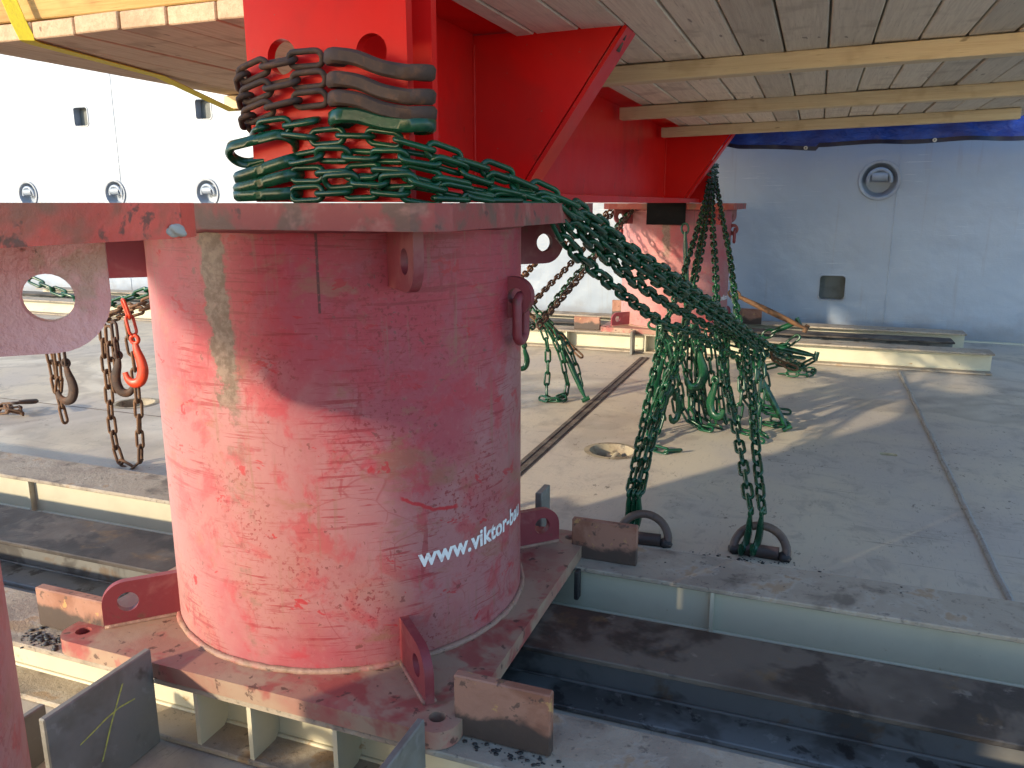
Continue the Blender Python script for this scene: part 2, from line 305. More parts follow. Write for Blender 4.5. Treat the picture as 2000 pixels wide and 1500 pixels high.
def tube(bm, pts, rad, n=10, closed=False, flat=None, up=None, caps=True):
    """sweep a round (or rectangular: flat=(w,h)) section along pts"""
    P = [Vector(p) for p in pts]; N = len(P); rings = []; prev = None
    for i, p in enumerate(P):
        if closed: t = (P[(i+1) % N]-P[i-1])
        else: t = P[min(i+1, N-1)]-P[max(i-1, 0)]
        t.normalize()
        u = Vector(up) if up else (prev if prev else (Vector((0, 0, 1)) if abs(t.z) < .9 else Vector((1, 0, 0))))
        s = t.cross(u).normalized(); u = s.cross(t).normalized(); prev = u
        rr = rad[i] if isinstance(rad, (list, tuple)) else rad
        if flat:
            w, h = flat; b = min(w, h)*.36
            sec = [(-w/2, -h/2+b), (-w/2+b, -h/2), (w/2-b, -h/2), (w/2, -h/2+b), (w/2, h/2-b), (w/2-b, h/2), (-w/2+b, h/2), (-w/2, h/2-b)]
            k = rr if rad is not None else 1
            rings.append([bm.verts.new(p+s*(a*k)+u*(c*k)) for a, c in sec])
        else: rings.append([bm.verts.new(p+s*(rr*math.cos(2*PI*j/n))+u*(rr*math.sin(2*PI*j/n))) for j in range(n)])
    m = len(rings[0])
    for i in range(N if closed else N-1):
        a, b = rings[i], rings[(i+1) % N]
        for j in range(m): bm.faces.new((a[j], a[(j+1) % m], b[(j+1) % m], b[j]))
    if not closed and caps: bm.faces.new(rings[0][::-1]); bm.faces.new(rings[-1])
    return bm
def smooth_by_angle(me, ang=40):
    bm = bmesh.new(); bm.from_mesh(me)
    for f in bm.faces: f.smooth = True
    for e in bm.edges:
        if len(e.link_faces) == 2 and e.calc_face_angle(0) > R_(ang): e.smooth = False
    bm.to_mesh(me); bm.free(); return me

# ------------------------------------------------------------------ layout numbers (metres; X along the beams, Y towards the wall)
ZD = -.178           # steel deck
WALL_Y = 7.0
TOPZ = 1.165         # top of the pedestals
FAR = 5.80           # far pedestal
NEAR = -1.72         # pedestal beside the camera

# ------------------------------------------------------------------ deck
POTS = [(.266, 2.228, .125), (-3.06, 2.143, .125)]
HOLE = (1.70, 2.70)
deck = tag(link('deck', fin(sheet([(-30, -14), (14, -14), (14, WALL_Y+.2), (-30, WALL_Y+.2)],
      [circ(x, y, r, 32) for x, y, r in POTS]+[rrect(HOLE[0]-.045, HOLE[0]+.045, HOLE[1]-.027, HOLE[1]+.027, .018)], lambda a, b: (a, b, ZD)), 'deck'), 'deck'), kind='structure')
bm = bmesh.new(); tube(bm, [(1.962+random.uniform(-.003, .003), 1.0+.06*i, ZD+.002+random.uniform(0, .002)) for i in range(70)], .013, 8)
link('weld_bead', smooth_by_angle(fin(bm, 'weld_bead')), 'deck_weld', deck)
for dx, w, h in ((-.13, .022, .008), (-.085, .022, .008)): box('seam_strip', 'seam', deck, dx-w/2, dx+w/2, .72, 5.02, ZD, ZD+h, .003)
box('seam_bed', 'seam', deck, -.15, -.065, .70, 5.03, ZD-.002, ZD+.003, 0)
box('plate_joint', 'seam', deck, -9, -.9, 1.92, 1.927, ZD-.002, ZD+.002, 0)
link('drain_well', fin(plate(rrect(HOLE[0]-.047, HOLE[0]+.047, HOLE[1]-.029, HOLE[1]+.029, .018), [rrect(HOLE[0]-.0445, HOLE[0]+.0445, HOLE[1]-.0265, HOLE[1]+.0265, .017)], ZD-.06, ZD-.001, XY), 'drain_well'), 'pot', deck)
box('drain_floor', 'debris', deck, HOLE[0]-.05, HOLE[0]+.05, HOLE[1]-.03, HOLE[1]+.03, ZD-.07, ZD-.061, 0)
def lathe(prof, n=32):
    bm = bmesh.new(); rings = [[bm.verts.new((r*math.cos(2*PI*i/n), r*math.sin(2*PI*i/n), z)) for i in range(n)] for r, z in prof]
    for a, b in zip(rings, rings[1:]):
        for i in range(n): bm.faces.new((a[i], a[(i+1) % n], b[(i+1) % n], b[i]))
    bm.faces.new(rings[-1]); return bm
def dring(name, mat, parent, R, r, span=PI, **k):
    bm = bmesh.new(); pts = [(R*math.cos(PI*i/20), 0, R*1.0*math.sin(PI*i/20)) for i in range(21)]
    tube(bm, [(R, 0, -.02)]+pts+[(-R, 0, -.02)], r, 12); return link(name, smooth_by_angle(fin(bm, name)), mat, parent, **k)
for i, (x, y, r) in enumerate(POTS):
    t = thing('lashing_pot', ['round lashing pot sunk in the deck, right of the near pedestal, by green chains', 'round lashing pot sunk in the sunlit deck, left of the near pedestal'][i], 'lashing point', (x, y, ZD), 0, 'deck lashing pots')
    link('cup', smooth_by_angle(fin(lathe([(r+.03, .003), (r, .004), (r-.012, -.02), (r-.03, -.07), (r-.06, -.085), (.002, -.088)]), 'cup')), 'pot_cup', t)
    dring('ring', 'pot', t, .062, .014, loc=(-.02, 0, -.05), rot=(R_(82), 0, R_(90)))
    bm = bmesh.new(); tube(bm, [(.02, -.05, -.045), (.02, .05, -.045)], .026, 12); link('hinge', smooth_by_angle(fin(bm, 'hinge')), 'pot', t)

# ------------------------------------------------------------------ wall with recessed rings and square openings
WP = [(-9.818, 1.292), (-8.123, 1.298), (-6.501, 1.30), (1.787, 1.388)]
WO = [(-8.603, 2.356), (-6.456, 2.376), (1.436, .31)]
HS = .125
wo = [circ(x, z, .165, 36) for x, z in WP]+[rrect(x-HS, x+HS, z-HS, z+HS, .035) for x, z in WO]
wall = tag(link('ship_wall', fin(sheet([(-30, ZD-.05), (14, ZD-.05), (14, 7), (-30, 7)], wo, lambda a, b: (a, WALL_Y, b)), 'ship_wall'), 'wall'),
           'tall pale painted steel ship wall behind the beams, sunlit on the left and shaded on the right', 'wall')
for x, z in WP:
    p = link('ring_pocket', smooth_by_angle(fin(lathe([(.195, -.012), (.19, -.016), (.168, -.014), (.160, .0), (.150, .07), (.12, .11), (.002, .115)], 36), 'ring_pocket')), 'wall', wall, (x, WALL_Y, z), (R_(-90), 0, 0))
    dring('ring', 'wall', p, .105, .021, loc=(0, .0, .015), rot=(R_(98), 0, 0))
    bm = bmesh.new(); tube(bm, [(-.072, -.035, .03), (.072, -.035, .03)], .052, 14); link('hinge', smooth_by_angle(fin(bm, 'hinge')), 'wall', p)
for x, z in WO:
    p = link('opening_frame', fin(plate(rrect(-HS-.012, HS+.012, -HS-.012, HS+.012, .045), [rrect(-HS+.002, HS-.002, -HS+.002, HS-.002, .034)], -.008, .10, XZ), 'opening_frame'), 'wall', wall, (x, WALL_Y, z))
    box('opening_back', 'opening', p, -HS-.02, HS+.02, .10, .11, -HS-.02, HS+.02, 0)
for x in (-11.5, -8.0, -4.2, 1.955, 5.2): box('weld_line', 'wall', wall, x-.006, x+.006, WALL_Y-.006, WALL_Y+.01, ZD, 6.9, .002)
for z in (1.975, 3.9): box('weld_line', 'wall', wall, -29, -.6, WALL_Y-.005, WALL_Y+.01, z-.006, z+.006, .002)
box('foot_strip', 'tan', wall, -29, 13, WALL_Y-.06, WALL_Y+.01, ZD-.01, ZD+.012, .003)

# ------------------------------------------------------------------ I-beams
def beam(label, yc, w, ztop, x0, x1, mats, tf=.016, tw=.012, stiff=(), group=None, zb=ZD+.002, wy=0.0):
    t = thing('i_beam', label, 'steel beam', (0, yc, zb), 0, group); h = ztop-zb
    box('top_flange', mats[0], t, x0, x1, -w/2, w/2, h-tf, h, .003)
    box('web', mats[1], t, x0, x1, wy-tw/2, wy+tw/2, tf, h-tf, 0)
    box('bottom_flange', mats[2], t, x0, x1, -w/2, w/2, 0, tf, .003)
    for i, (x, side) in enumerate(stiff):
        y0, y1 = (wy+tw/2, w/2-.004) if side > 0 else (-w/2+.004, wy-tw/2)
        c = min(.018, abs(y1-y0)*.4)
        def outline():
            yo, yi = (y1, y0) if side > 0 else (y0, y1); s = 1 if side > 0 else -1
            return [(yo, tf+.0), (yo, h-tf), (yi+s*c, h-tf), (yi, h-tf-c), (yi, tf+c), (yi+s*c, tf)]
        link('stiffener', fin(plate(outline(), [], x-.006, x+.006, YZ), 'stiffener'), mats[1], t)
    for s in (-1, 1):
        bm = bmesh.new(); n = 60; tube(bm, [(x0+.01+(x1-x0-.02)*i/n, wy+s*(tw/2+.003), tf+.002) for i in range(n+1)], .006, 6); link('weld', fin(bm, 'weld', True), mats[1], t)
    return t
TAN = ('tan_top', 'tan', 'tan_top'); DRK = ('dark_flange', 'dark_steel', 'dark_foot')
GB = 'beams under the pedestals'
beam('near tan steel beam under the front edge of the near pedestal, with stiffener plates', -.466, .224, 0, -7, 5, TAN, stiff=[(-1.6, -1), (-.115, -1), (.045, -1), (.285, -1), (.95, -1), (1.7, -1)], group=GB)
beam('bare dark steel beam running under the middle of the near pedestal', .022, .25, -.003, -7, 5, DRK, group=GB)
beam('pale tan beam behind the near pedestal, in front of the two deck rings', .522, .24, 0, -7, 5, TAN, stiff=[(-1.9, -1), (-.3, -1), (1.02, -1), (2.4, -1)], group=GB, wy=-.085)
beam('tan beam on the deck in front of the far pedestal, its end free', FAR-.466, .224, 0, -9, 2.64, TAN, stiff=[(-.9, -1), (-.15, -1), (.02, -1), (.95, -1)], group=GB)
beam('dark rusty beam under the middle of the far pedestal', FAR+.06, .25, -.003, -9, 2.43, DRK, group=GB)
beam('rearmost tan beam close to the ship wall, behind the far pedestal', FAR+.58, .24, 0, -9, 2.60, TAN, group=GB)

# ------------------------------------------------------------------ pedestals (red steel stools)
def cyl(R, z0, z1, n=128, rows=8):
    bm = bmesh.new(); uvl = bm.loops.layers.uv.new('UVMap'); V = [[bm.verts.new((R*math.cos(2*PI*i/n+PI/2), R*math.sin(2*PI*i/n+PI/2), z0+(z1-z0)*k/rows)) for i in range(n)] for k in range(rows+1)]
    for k in range(rows):
        for i in range(n):
            f = bm.faces.new((V[k][i], V[k][(i+1) % n], V[k+1][(i+1) % n], V[k+1][i])); f.smooth = True
            for l, (ii, kk) in zip(f.loops, ((i, k), (i+1, k), (i+1, k+1), (i, k+1))):
                a = 2*PI*ii/n-PI; l[uvl].uv = (a*R, z0+(z1-z0)*kk/rows)
    me = bpy.data.meshes.new('shell'); bm.to_mesh(me); bm.free(); return me
def lugmesh(h, up=True, dr=0.0):
    """radial eye plate: local x = radial distance, z = height above (or below) its plate"""
    r0, r1, rad = .485+dr, .692+dr, .062; s = 1 if up else -1
    P = [(r0, 0), (r1, 0)]+[(r1-rad+rad*math.cos(t), h-rad+rad*math.sin(t)) for t in [PI/2*i/8 for i in range(9)]]+[(r0, h)]
    bm = plate([(a, s*b) for a, b in P], [[(a, s*b) for a, b in circ(.628+dr, .066, .0275, 24)]], -.011, .011, XZ)
    bmesh.ops.remove_doubles(bm, verts=bm.verts[:], dist=.0005)
    return smooth_by_angle(fin(bm, 'lug'), 35)
def ring_weld(R, z, r=.011, mat='bright_weld'):
    bm = bmesh.new(); n = 120; tube(bm, [(R*math.cos(2*PI*i/n), R*math.sin(2*PI*i/n), z+random.uniform(-.0012, .0012)) for i in range(n)], [r*random.uniform(.88, 1.1) for i in range(n)], 8, closed=True, up=(0, 0, 1))
    return fin(bm, 'weld', True)
def pedestal(label, loc, shell, plate_t=.053, em='edge_paint', pm='red_flat', lm='lug_red', text=False, eyes=(0, 180), R=.5, h=.58, ldr=None):
    t = thing('pedestal', label, 'pedestal', loc, 0, 'red steel pedestals'); z1 = TOPZ-plate_t
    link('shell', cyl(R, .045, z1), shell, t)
    ch = lambda r: rrect(-h, h, -h, h, r, 6)
    holes = [circ(sx*(h-.055), sy*(h-.055), .02, 16) for sx in (-1, 1) for sy in (-1, 1)]
    bm = plate(ch(.055), holes, .002, .045, XY); link('base_plate', smooth_by_angle(fin(bm, 'base_plate'), 35), pm, t)
    bm = plate(rrect(-h, h, -h, h, .06, 2), [], z1, TOPZ, XY); bmesh.ops.bevel(bm, geom=[e for e in bm.edges if abs(e.verts[0].co.z-e.verts[1].co.z) < .001 and len(e.link_faces) == 2 and e.calc_face_angle(0) > .5], offset=.004, segments=1, affect='EDGES')
    link('top_plate', fin(bm, 'top_plate'), em, t)
    lo, hi = [lugmesh(q, w_, R-.5 if ldr is None else ldr) for q, w_ in ((.125, True), (.13, False))]
    for a in (45, 135, 225, 315):
        l = link('lug', lo, lm, t, (0, 0, .045), (0, 0, R_(a)))
        bm = bmesh.new()
        for s in (-1, 1): tube(bm, [(R+.19*i/12, s*.012, .003) for i in range(13)], .006, 6)
        link('weld', fin(bm, 'weld', True), 'bright_weld', l)
        link('lug', hi, lm, t, (0, 0, z1), (0, 0, R_(a)))
    link('weld', ring_weld(R+.004, .048, .009), 'bright_weld', t)
    link('weld', ring_weld(R+.002, z1-.003, .008), 'lug_red', t)
    for a in eyes:
        e = link('eye', None, None, t, (0, 0, .93), (0, 0, R_(a)))
        # padeye: vertical ring plate welded to the shell
        P = [(.48, -.055), (.515, -.055)]+[(.515+.05*math.cos(q), .0+.05*math.sin(q)) for q in [-PI/2+PI*i/12 for i in range(13)]]+[(.48, .05)]
        bm = plate(P, [circ(.522, 0, .022, 20)], -.014, .014, XZ); bmesh.ops.remove_doubles(bm, verts=bm.verts[:], dist=.0005)
        me = smooth_by_angle(fin(bm, 'eye_plate'), 35); bpy.data.objects.remove(e)
        e = link('eye_plate', me, lm, t, (0, 0, .93), (0, 0, R_(a)))
        # long link hanging in it
        bm = bmesh.new(); L = .075; q = [(.022*math.cos(x), .022*math.sin(x)+(L if math.sin(x) > 0 else 0)) for x in [2*PI*(i+.5)/24 for i in range(24)]]
        tube(bm, [(.532, y*1.35, z-L-.02) for y, z in q], .0125, 10, closed=True)
        link('hanging_link', smooth_by_angle(fin(bm, 'hanging_link')), lm, e)
    if text:
        cu = bpy.data.curves.new('lettering', 'FONT'); cu.body = text; cu.size = .066; cu.offset = .002; cu.resolution_u = 3; cu.space_character = 1.02
        to = bpy.data.objects.new('tmp', cu); COL.objects.link(to); bpy.context.view_layer.update()
        me = bpy.data.meshes.new_from_object(to.evaluated_get(bpy.context.evaluated_depsgraph_get())); bpy.data.objects.remove(to)
        bm = bmesh.new(); bm.from_mesh(me); bmesh.ops.triangulate(bm, faces=bm.faces[:])
        for _ in range(2):
            bmesh.ops.subdivide_edges(bm, edges=[e for e in bm.edges if e.calc_length() > .012], cuts=1); bmesh.ops.triangulate(bm, faces=[f for f in bm.faces if len(f.verts) > 3])
        for v in bm.verts:
            a = R_(-40)+v.co.x/.5; v.co = Vector((.5013*math.cos(a), .5013*math.sin(a), .292+v.co.y))
        bm.normal_update(); me2 = bpy.data.meshes.new('lettering'); bm.to_mesh(me2); bm.free()
        tag(link('lettering', me2, 'white_print', t), 'white printed web address lettering')
    return t
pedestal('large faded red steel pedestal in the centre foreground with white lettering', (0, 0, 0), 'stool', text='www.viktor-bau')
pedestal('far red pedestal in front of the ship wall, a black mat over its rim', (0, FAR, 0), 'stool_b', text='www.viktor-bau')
pedestal('nearest pedestal, cut off by the left picture edge, showing a big pink eye lug', (.02, -1.66, 0), 'stool_c', .040, em='edge_bright', lm='lug_lit', R=.46, h=.525, eyes=(), ldr=-.075)
pl = bpy.data.objects['pedestal.002']
# grey sealant blob on its plate corner
bm = bmesh.new(); bmesh.ops.create_icosphere(bm, subdivisions=3, radius=.009)
for v in bm.verts: v.co = Vector((v.co.x*.8, v.co.y*1.5, v.co.z*.8))*(1+.35*math.sin(v.co.x*400)*math.cos(v.co.y*300+v.co.z*250))
link('sealant', fin(bm, 'sealant', True), 'sealant', pl, (.526, .455, TOPZ-.031))

mat_ = thing('rubber_mat', 'black rubber mat hanging over the rim of the far pedestal', 'mat', (0, FAR-.58, TOPZ))
box('flap', 'rubber', mat_, -.175, .165, -.012, -.004, -.185, .008, .002); box('top', 'rubber', mat_, -.175, .165, -.012, .2, .001, .008, .001)

# ------------------------------------------------------------------ red lifting frame on the pedestals
FO = Vector((.03, 2.9, TOPZ+.003))
fr = thing('transport_frame', 'glossy red steel frame girder resting on the near and far pedestals', 'steel frame', FO)
def fp(name, bm, parent=fr, mat='frame_red', ang=None):
    me = fin(bm, name)
    for v in me.vertices: v.co -= FO
    if ang: smooth_by_angle(me, ang)
    return link(name, me, mat, parent)
zb = FO.z
def endplate(y0, y1, x0, x1, hl=True):
    bm = plate([(x0, zb), (x1, zb), (x1, 2.35), (x0, 2.35)], [circ(-.074, 1.528, .043, 28), circ(.186, 1.524, .043, 28)] if hl else [], y0, y1, XZ)
    bmesh.ops.bevel(bm, geom=[e for e in bm.edges if e.calc_face_angle(0) > 1.2 and e.calc_length() > .4], offset=.002, segments=1, affect='EDGES'); return fp('end_plate', bm)
endplate(-.12, -.09, -.182, .283); endplate(.03, .06, -.10, .276, False)
endplate(5.70, 5.73, -.182, .283, False); endplate(5.86, 5.89, -.182, .283, False)
fp('web', boxbm(.0, .024, .06, 5.70, 1.205, 1.757)); fp('bottom_flange', boxbm(-.19, .21, -.085, 5.86, zb, 1.205, .003)); fp('top_flange', boxbm(-.17, .18, .06, 5.86, 1.757, 1.785, .002))
for x in (.235,): fp('stiffener', boxbm(.024, .262, .06, .085, 1.206, 1.756))
for y in (.9, 4.9):
    P = [(.025, 1.206), (.195, 1.206), (.23, 1.262), (.568, 1.752), (.025, 1.752)]
    b = fp('bracket', plate(P, [], y-.01, y+.01, XZ))
    a, c = Vector((.205, 0, 1.216)), Vector((.575, 0, 1.7525)); d = (c-a).normalized(); n = Vector((d.z, 0, -d.x))
    Q = [a, c, c+n*.014, a+n*.014]
    fp('bracket_flange', plate([(q.x, q.z) for q in Q], [], y-.006, y+.13, XZ), b)
    fp('top_strip', boxbm(.19, .60, y-.012, y+.13, 1.7535, 1.7565), b)
    bm = bmesh.new(); tube(bm, [(.027, y-.012, 1.22+.02*i) for i in range(26)], .007, 6); fp('weld', bm, b, ang=60)
# bolt clips under the platform at the bracket tip
for x, y, z in ((.553, .94, 1.715), (.535, .95, 1.68), (.03, .35, 1.735)):
    bm = bmesh.new(); tube(bm, [(x, y, z), (x+.012, y, z+.03)], .016, 10); fp('clip', bm, mat='burnt', ang=50)

# ------------------------------------------------------------------ wooden platforms (crate floors)
def platform(label, x0, x1, y0, y1, z, battens, tilt, plank_x, gap_x, end='right'):
    t = thing('wooden_platform', label, 'platform', ((x0+x1)/2, y0, z), 0); t.rotation_euler = (0, -tilt, 0); cx = (x0+x1)/2
    return t, cx
def planks(t, cx, x0, x1, L, w, mat, th=.042, yo=0.0):
    me = {}; x = x0; k = 0
    while x < x1-.03:
        ww = min(w, x1-x); key = round(ww, 3)
        if key not in me: me[key] = [fin(boxbm(-ww/2+.0035, ww/2-.0045, 0, L, 0, th, .004), 'plank') for _ in range(1)]
        o = link('plank', me[key][0], mat, t, (x+ww/2-cx, yo+random.uniform(-.006, .006), random.uniform(-.004, .004)), (random.uniform(-.0008, .0008), random.uniform(-.016, .016), random.uniform(-.0009, .0009))); x += ww; k += 1
RX0, RX1, PY0, PY1, PZ = .185, 2.60, .33, 5.40, 1.765
t, cx = platform('grey plank crate floor overhead on the right, three pine battens across its underside', RX0, RX1, PY0, PY1, PZ, None, R_(1.3), None, None)
planks(t, cx, RX0+.075, RX1, PY1-PY0, .1605, 'plank'); planks(t, cx, RX0, RX0+.075, PY1-PY0, .1605, 'plank')
for y, xa, xb in ((1.62, .23, 2.56), (3.05, .06, 2.56), (4.46, .06, 2.45)):
    box('batten', 'batten', t, xa-cx, xb-cx, y-PY0, y-PY0+.085, -.074, -.004, .003)
box('gap_light_block', 'plank', t, RX0-cx, RX1-cx, .01, PY1-PY0-.01, .0455, .054, 0)  # unseen sheet added above the planks to block light in the gaps
box('crate_wall', 'pine', t, RX0+.05-cx, RX1-.05-cx, .08, .12, .05, 1.9, .002); box('crate_wall', 'pine', t, RX1-.09-cx, RX1-.05-cx, .12, PY1-PY0-.05, .05, 1.9, .002); box('crate_top', 'pine', t, RX0-cx, RX1-cx, .05, PY1-PY0-.05, 1.9, 1.95, .002)
LX0, LX1 = -1.87, -.19
t, cx = platform('pine crate floor overhead at the upper left, its plank ends sunlit', LX0, LX1, PY0, PY1, 1.742, None, R_(0), None, None)
planks(t, cx, LX0, LX1, PY1-PY0, .205, 'pine_y', .058)
box('gap_light_block', 'plank', t, LX0-cx, LX1-cx, .14, PY1-PY0-.01, .0615, .07, 0)  # same added sheet, keeps light from showing between the left planks
box('rail', 'pine', t, LX0-.02-cx, LX1-.08-cx, .05, .10, .075, .26, .004); box('rail', 'pine', t, LX0-.02-cx, LX1-.08-cx, .06, .11, .27, .46, .004)
for y in (1.83, 3.2, 4.6): box('batten', 'batten', t, LX0-cx, LX1-.05-cx, y-PY0, y-PY0+.09, -.072, -.003, .003)
box('crate_wall', 'pine', t, LX0+.02-cx, LX0+.06-cx, .12, PY1-PY0-.05, .065, 1.9, .002); box('crate_top', 'pine', t, LX0-cx, LX1-cx, .05, PY1-PY0-.05, 1.9, 1.95, .002)
# the next load, behind the camera, whose shadow falls across the near pedestal; cut to its left half to let sky light in
NX0, NX1, NY0, NY1 = -1.87, -.15, -7.2, NEAR-.36
t, cx = platform('plank floor and crate of the next load, standing behind the camera', NX0, NX1, NY0, NY1, PZ, None, 0, None, None)
planks(t, cx, NX0, NX1, NY1-NY0, .205, 'plank')
box('crate_wall', 'pine', t, NX0+.02-cx, NX0+.06-cx, .1, NY1-NY0-.05, .045, 1.9, .002); box('crate_wall', 'pine', t, NX1-.06-cx, NX1-.02-cx, .1, NY1-NY0-.05, .045, 1.9, .002)
box('crate_wall', 'pine', t, NX0+.06-cx, NX1-.06-cx, NY1-NY0-.10, NY1-NY0-.06, .045, 1.9, .002); box('crate_top', 'pine', t, NX0-cx, NX1-cx, .05, NY1-NY0-.03, 1.9, 1.95, .002)

# yellow lashing strap round the left platform
st = thing('lashing_strap', 'yellow webbing strap round the corner of the upper left crate floor', 'strap', (-1.47, PY0, 1.742))
bm = bmesh.new(); tube(bm, [(-.16, -.012, .42), (-.11, -.012, .25), (-.03, -.012, .06), (0, -.010, .0), (.0, -.006, -.008), (-.01, .03, -.010), (-.17, .8, -.010), (-.36, 1.52, -.080), (-.45, 1.9, -.03)], None, flat=(.05, .004), up=(.1, -.6, .8))
link('webbing', fin(bm, 'webbing'), 'strap', st)

# blue tarpaulin hanging at the far end of the right platform
tp = thing('tarpaulin', 'blue tarpaulin hanging from the far edge of the right crate floor', 'tarpaulin', (1.6, PY1+.05, 1.8))
def low(x): return -.165-.035*math.sin((x-.45)*2.2)*(1 if x < 1.2 else .2)+.006*math.sin(9*x)+(.14*max(0, .55-x) if x < .55 else 0)
def tsheet(zf0, zf1, rows, off):
    bm = bmesh.new(); nx = 150; V = []
    for k in range(rows+1):
        row = []
        for i in range(nx+1):
            x = .33+(3.6-.33)*i/nx; a = zf0(x); b = zf1(x); z = a+(b-a)*k/rows; f = (1.8-(1.8+z))
            y = .022*math.sin(x*7+1.3*math.sin(x*3))*max(.15, min(1, f*5))+.010*math.sin(x*19+z*12)+off
            row.append(bm.verts.new((x-1.6, y, z)))
        V.append(row)
    for k in range(rows):
        for i in range(nx): bm.faces.new((V[k][i], V[k][i+1], V[k+1][i+1], V[k+1][i]))
    return fin(bm, 'sheet', True)
link('sheet', tsheet(lambda x: .35, lambda x: low(x)+.03, 14, 0), 'tarp', tp); link('hem', tsheet(lambda x: low(x)+.034, low, 2, -.004), 'tarp_hem', tp)
for x in (1.10, 2.06, 3.0):
    bm = bmesh.new(); tube(bm, [(.011*math.cos(2*PI*i/16), 0, .011*math.sin(2*PI*i/16)) for i in range(16)], .0055, 6, closed=True, up=(0, 1, 0)); link('eyelet', fin(bm, 'eyelet', True), 'eyelet', tp, (x-1.6, -.035, low(x)+.018))

# ------------------------------------------------------------------ stop plates welded beside the pedestals
def stop(label, mat, x0, x1, y0, y1, z0, z1, bev=.003, group=None):
    o = link('stop_plate', fin(boxbm(0, x1-x0, 0, y1-y0, 0, z1-z0, bev), 'stop_plate'), mat, None, (x0, y0, z0)); return tag(o, label, 'steel plate', group)
GS = 'stop plates around the pedestals'
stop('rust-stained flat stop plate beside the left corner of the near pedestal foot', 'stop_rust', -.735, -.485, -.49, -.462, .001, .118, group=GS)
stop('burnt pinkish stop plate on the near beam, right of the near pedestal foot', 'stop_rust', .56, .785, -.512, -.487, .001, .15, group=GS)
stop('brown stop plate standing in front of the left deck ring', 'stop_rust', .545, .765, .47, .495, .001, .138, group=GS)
stop('grey stop plate half hidden behind the right rear lug of the near pedestal', 'stop_grey', .37, .395, .60, .70, .001, .16, group=GS)
xb = stop('tall grey steel plate with a yellow chalk cross, lower left', 'stop_grey', -.247, -.229, -.885, -.585, ZD+.003, .088, group=GS)
def stroke(pts, w):
    bm = bmesh.new(); V = []
    for i, (a, b) in enumerate(pts):
        ww = w*(.6+.4*math.sin(PI*min(.95, max(.08, i/(len(pts)-1))))); V.append((bm.verts.new((.0192, a-ww*.3, b-ww)), bm.verts.new((.0192, a+ww*.3, b+ww))))
    for p, q in zip(V, V[1:]): bm.faces.new((p[0], q[0], q[1], p[1]))
    return fin(bm, 'chalk_mark')
def st2(pts, w):
    bm = bmesh.new(); V = []
    for i, (a, b) in enumerate(pts): V.append((bm.verts.new((.0190, a-w, b)), bm.verts.new((.0190, a+w, b))))
    for p, q in zip(V, V[1:]): bm.faces.new((p[0], q[0], q[1], p[1]))
    return fin(bm, 'chalk_mark')
link('chalk_mark', stroke([(.075, .150), (.11, .158), (.15, .168), (.19, .172), (.235, .166)], .0022), 'chalk', xb)
link('chalk_mark', st2([(.125, .070), (.14, .10), (.158, .14), (.18, .18), (.205, .225)], .0026), 'chalk', xb)
stop('steel plate standing upright at the front edge beneath the near pedestal foot', 'stop_grey', .515, .533, -.90, -.60, ZD+.003, .092, group=GS)
stop('small grey plate beside the near pedestal shell in the lower left corner', 'stop_grey', -.46, -.442, -.93, -.72, ZD+.003, -.03, group=GS)
stop('small dark plate hanging at the beam web below the brown stop plate', 'burnt', .585, .60, .365, .399, -.10, -.001, group=GS)
stop('upright pale steel plate against the tan beam of the far pedestal', 'stop_grey', -.262, -.240, FAR-.70, FAR-.58, ZD+.003, .035, group=GS)
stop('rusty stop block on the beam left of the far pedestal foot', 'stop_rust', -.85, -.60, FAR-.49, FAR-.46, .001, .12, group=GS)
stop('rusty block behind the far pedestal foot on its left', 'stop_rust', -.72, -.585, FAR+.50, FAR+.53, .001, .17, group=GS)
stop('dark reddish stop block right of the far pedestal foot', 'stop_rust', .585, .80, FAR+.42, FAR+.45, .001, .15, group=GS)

# weld slag and burn marks on the beams
def slag(label, x, y, z, n, sx, sy, s):
    bm = bmesh.new()
    for i in range(n):
        q = bmesh.ops.create_icosphere(bm, subdivisions=1, radius=s*random.choice((.25, .35, .45, .6, 1))); dx, dy = random.gauss(0, sx), random.gauss(0, sy)
        for v in q['verts']: v.co = Vector((v.co.x*random.uniform(.9, 1.6)+dx, v.co.y*random.uniform(.9, 1.4)+dy, max(-.0005, v.co.z*.55)))
    return tag(link('weld_slag', fin(bm, 'weld_slag', True), 'debris', None, (x, y, z)), label, 'debris', kind='stuff')
slag('black weld slag on the near beam beside the left stop plate', -.66, -.54, .001, 90, .04, .016, .008)
slag('black slag crumbs on the deck around the right deck ring', 1.12, 1.02, ZD+.001, 150, .10, .03, .006)
slag('black slag crumbs on the deck around the left deck ring', .72, .98, ZD+.001, 90, .10, .03, .006)
slag('dark crumbs scattered along the pale beam behind the near pedestal', 1.25, .55, .001, 30, .35, .035, .003)
slag('burnt crumbs at the foot of the pinkish stop plate', .68, -.53, .001, 60, .07, .012, .005)

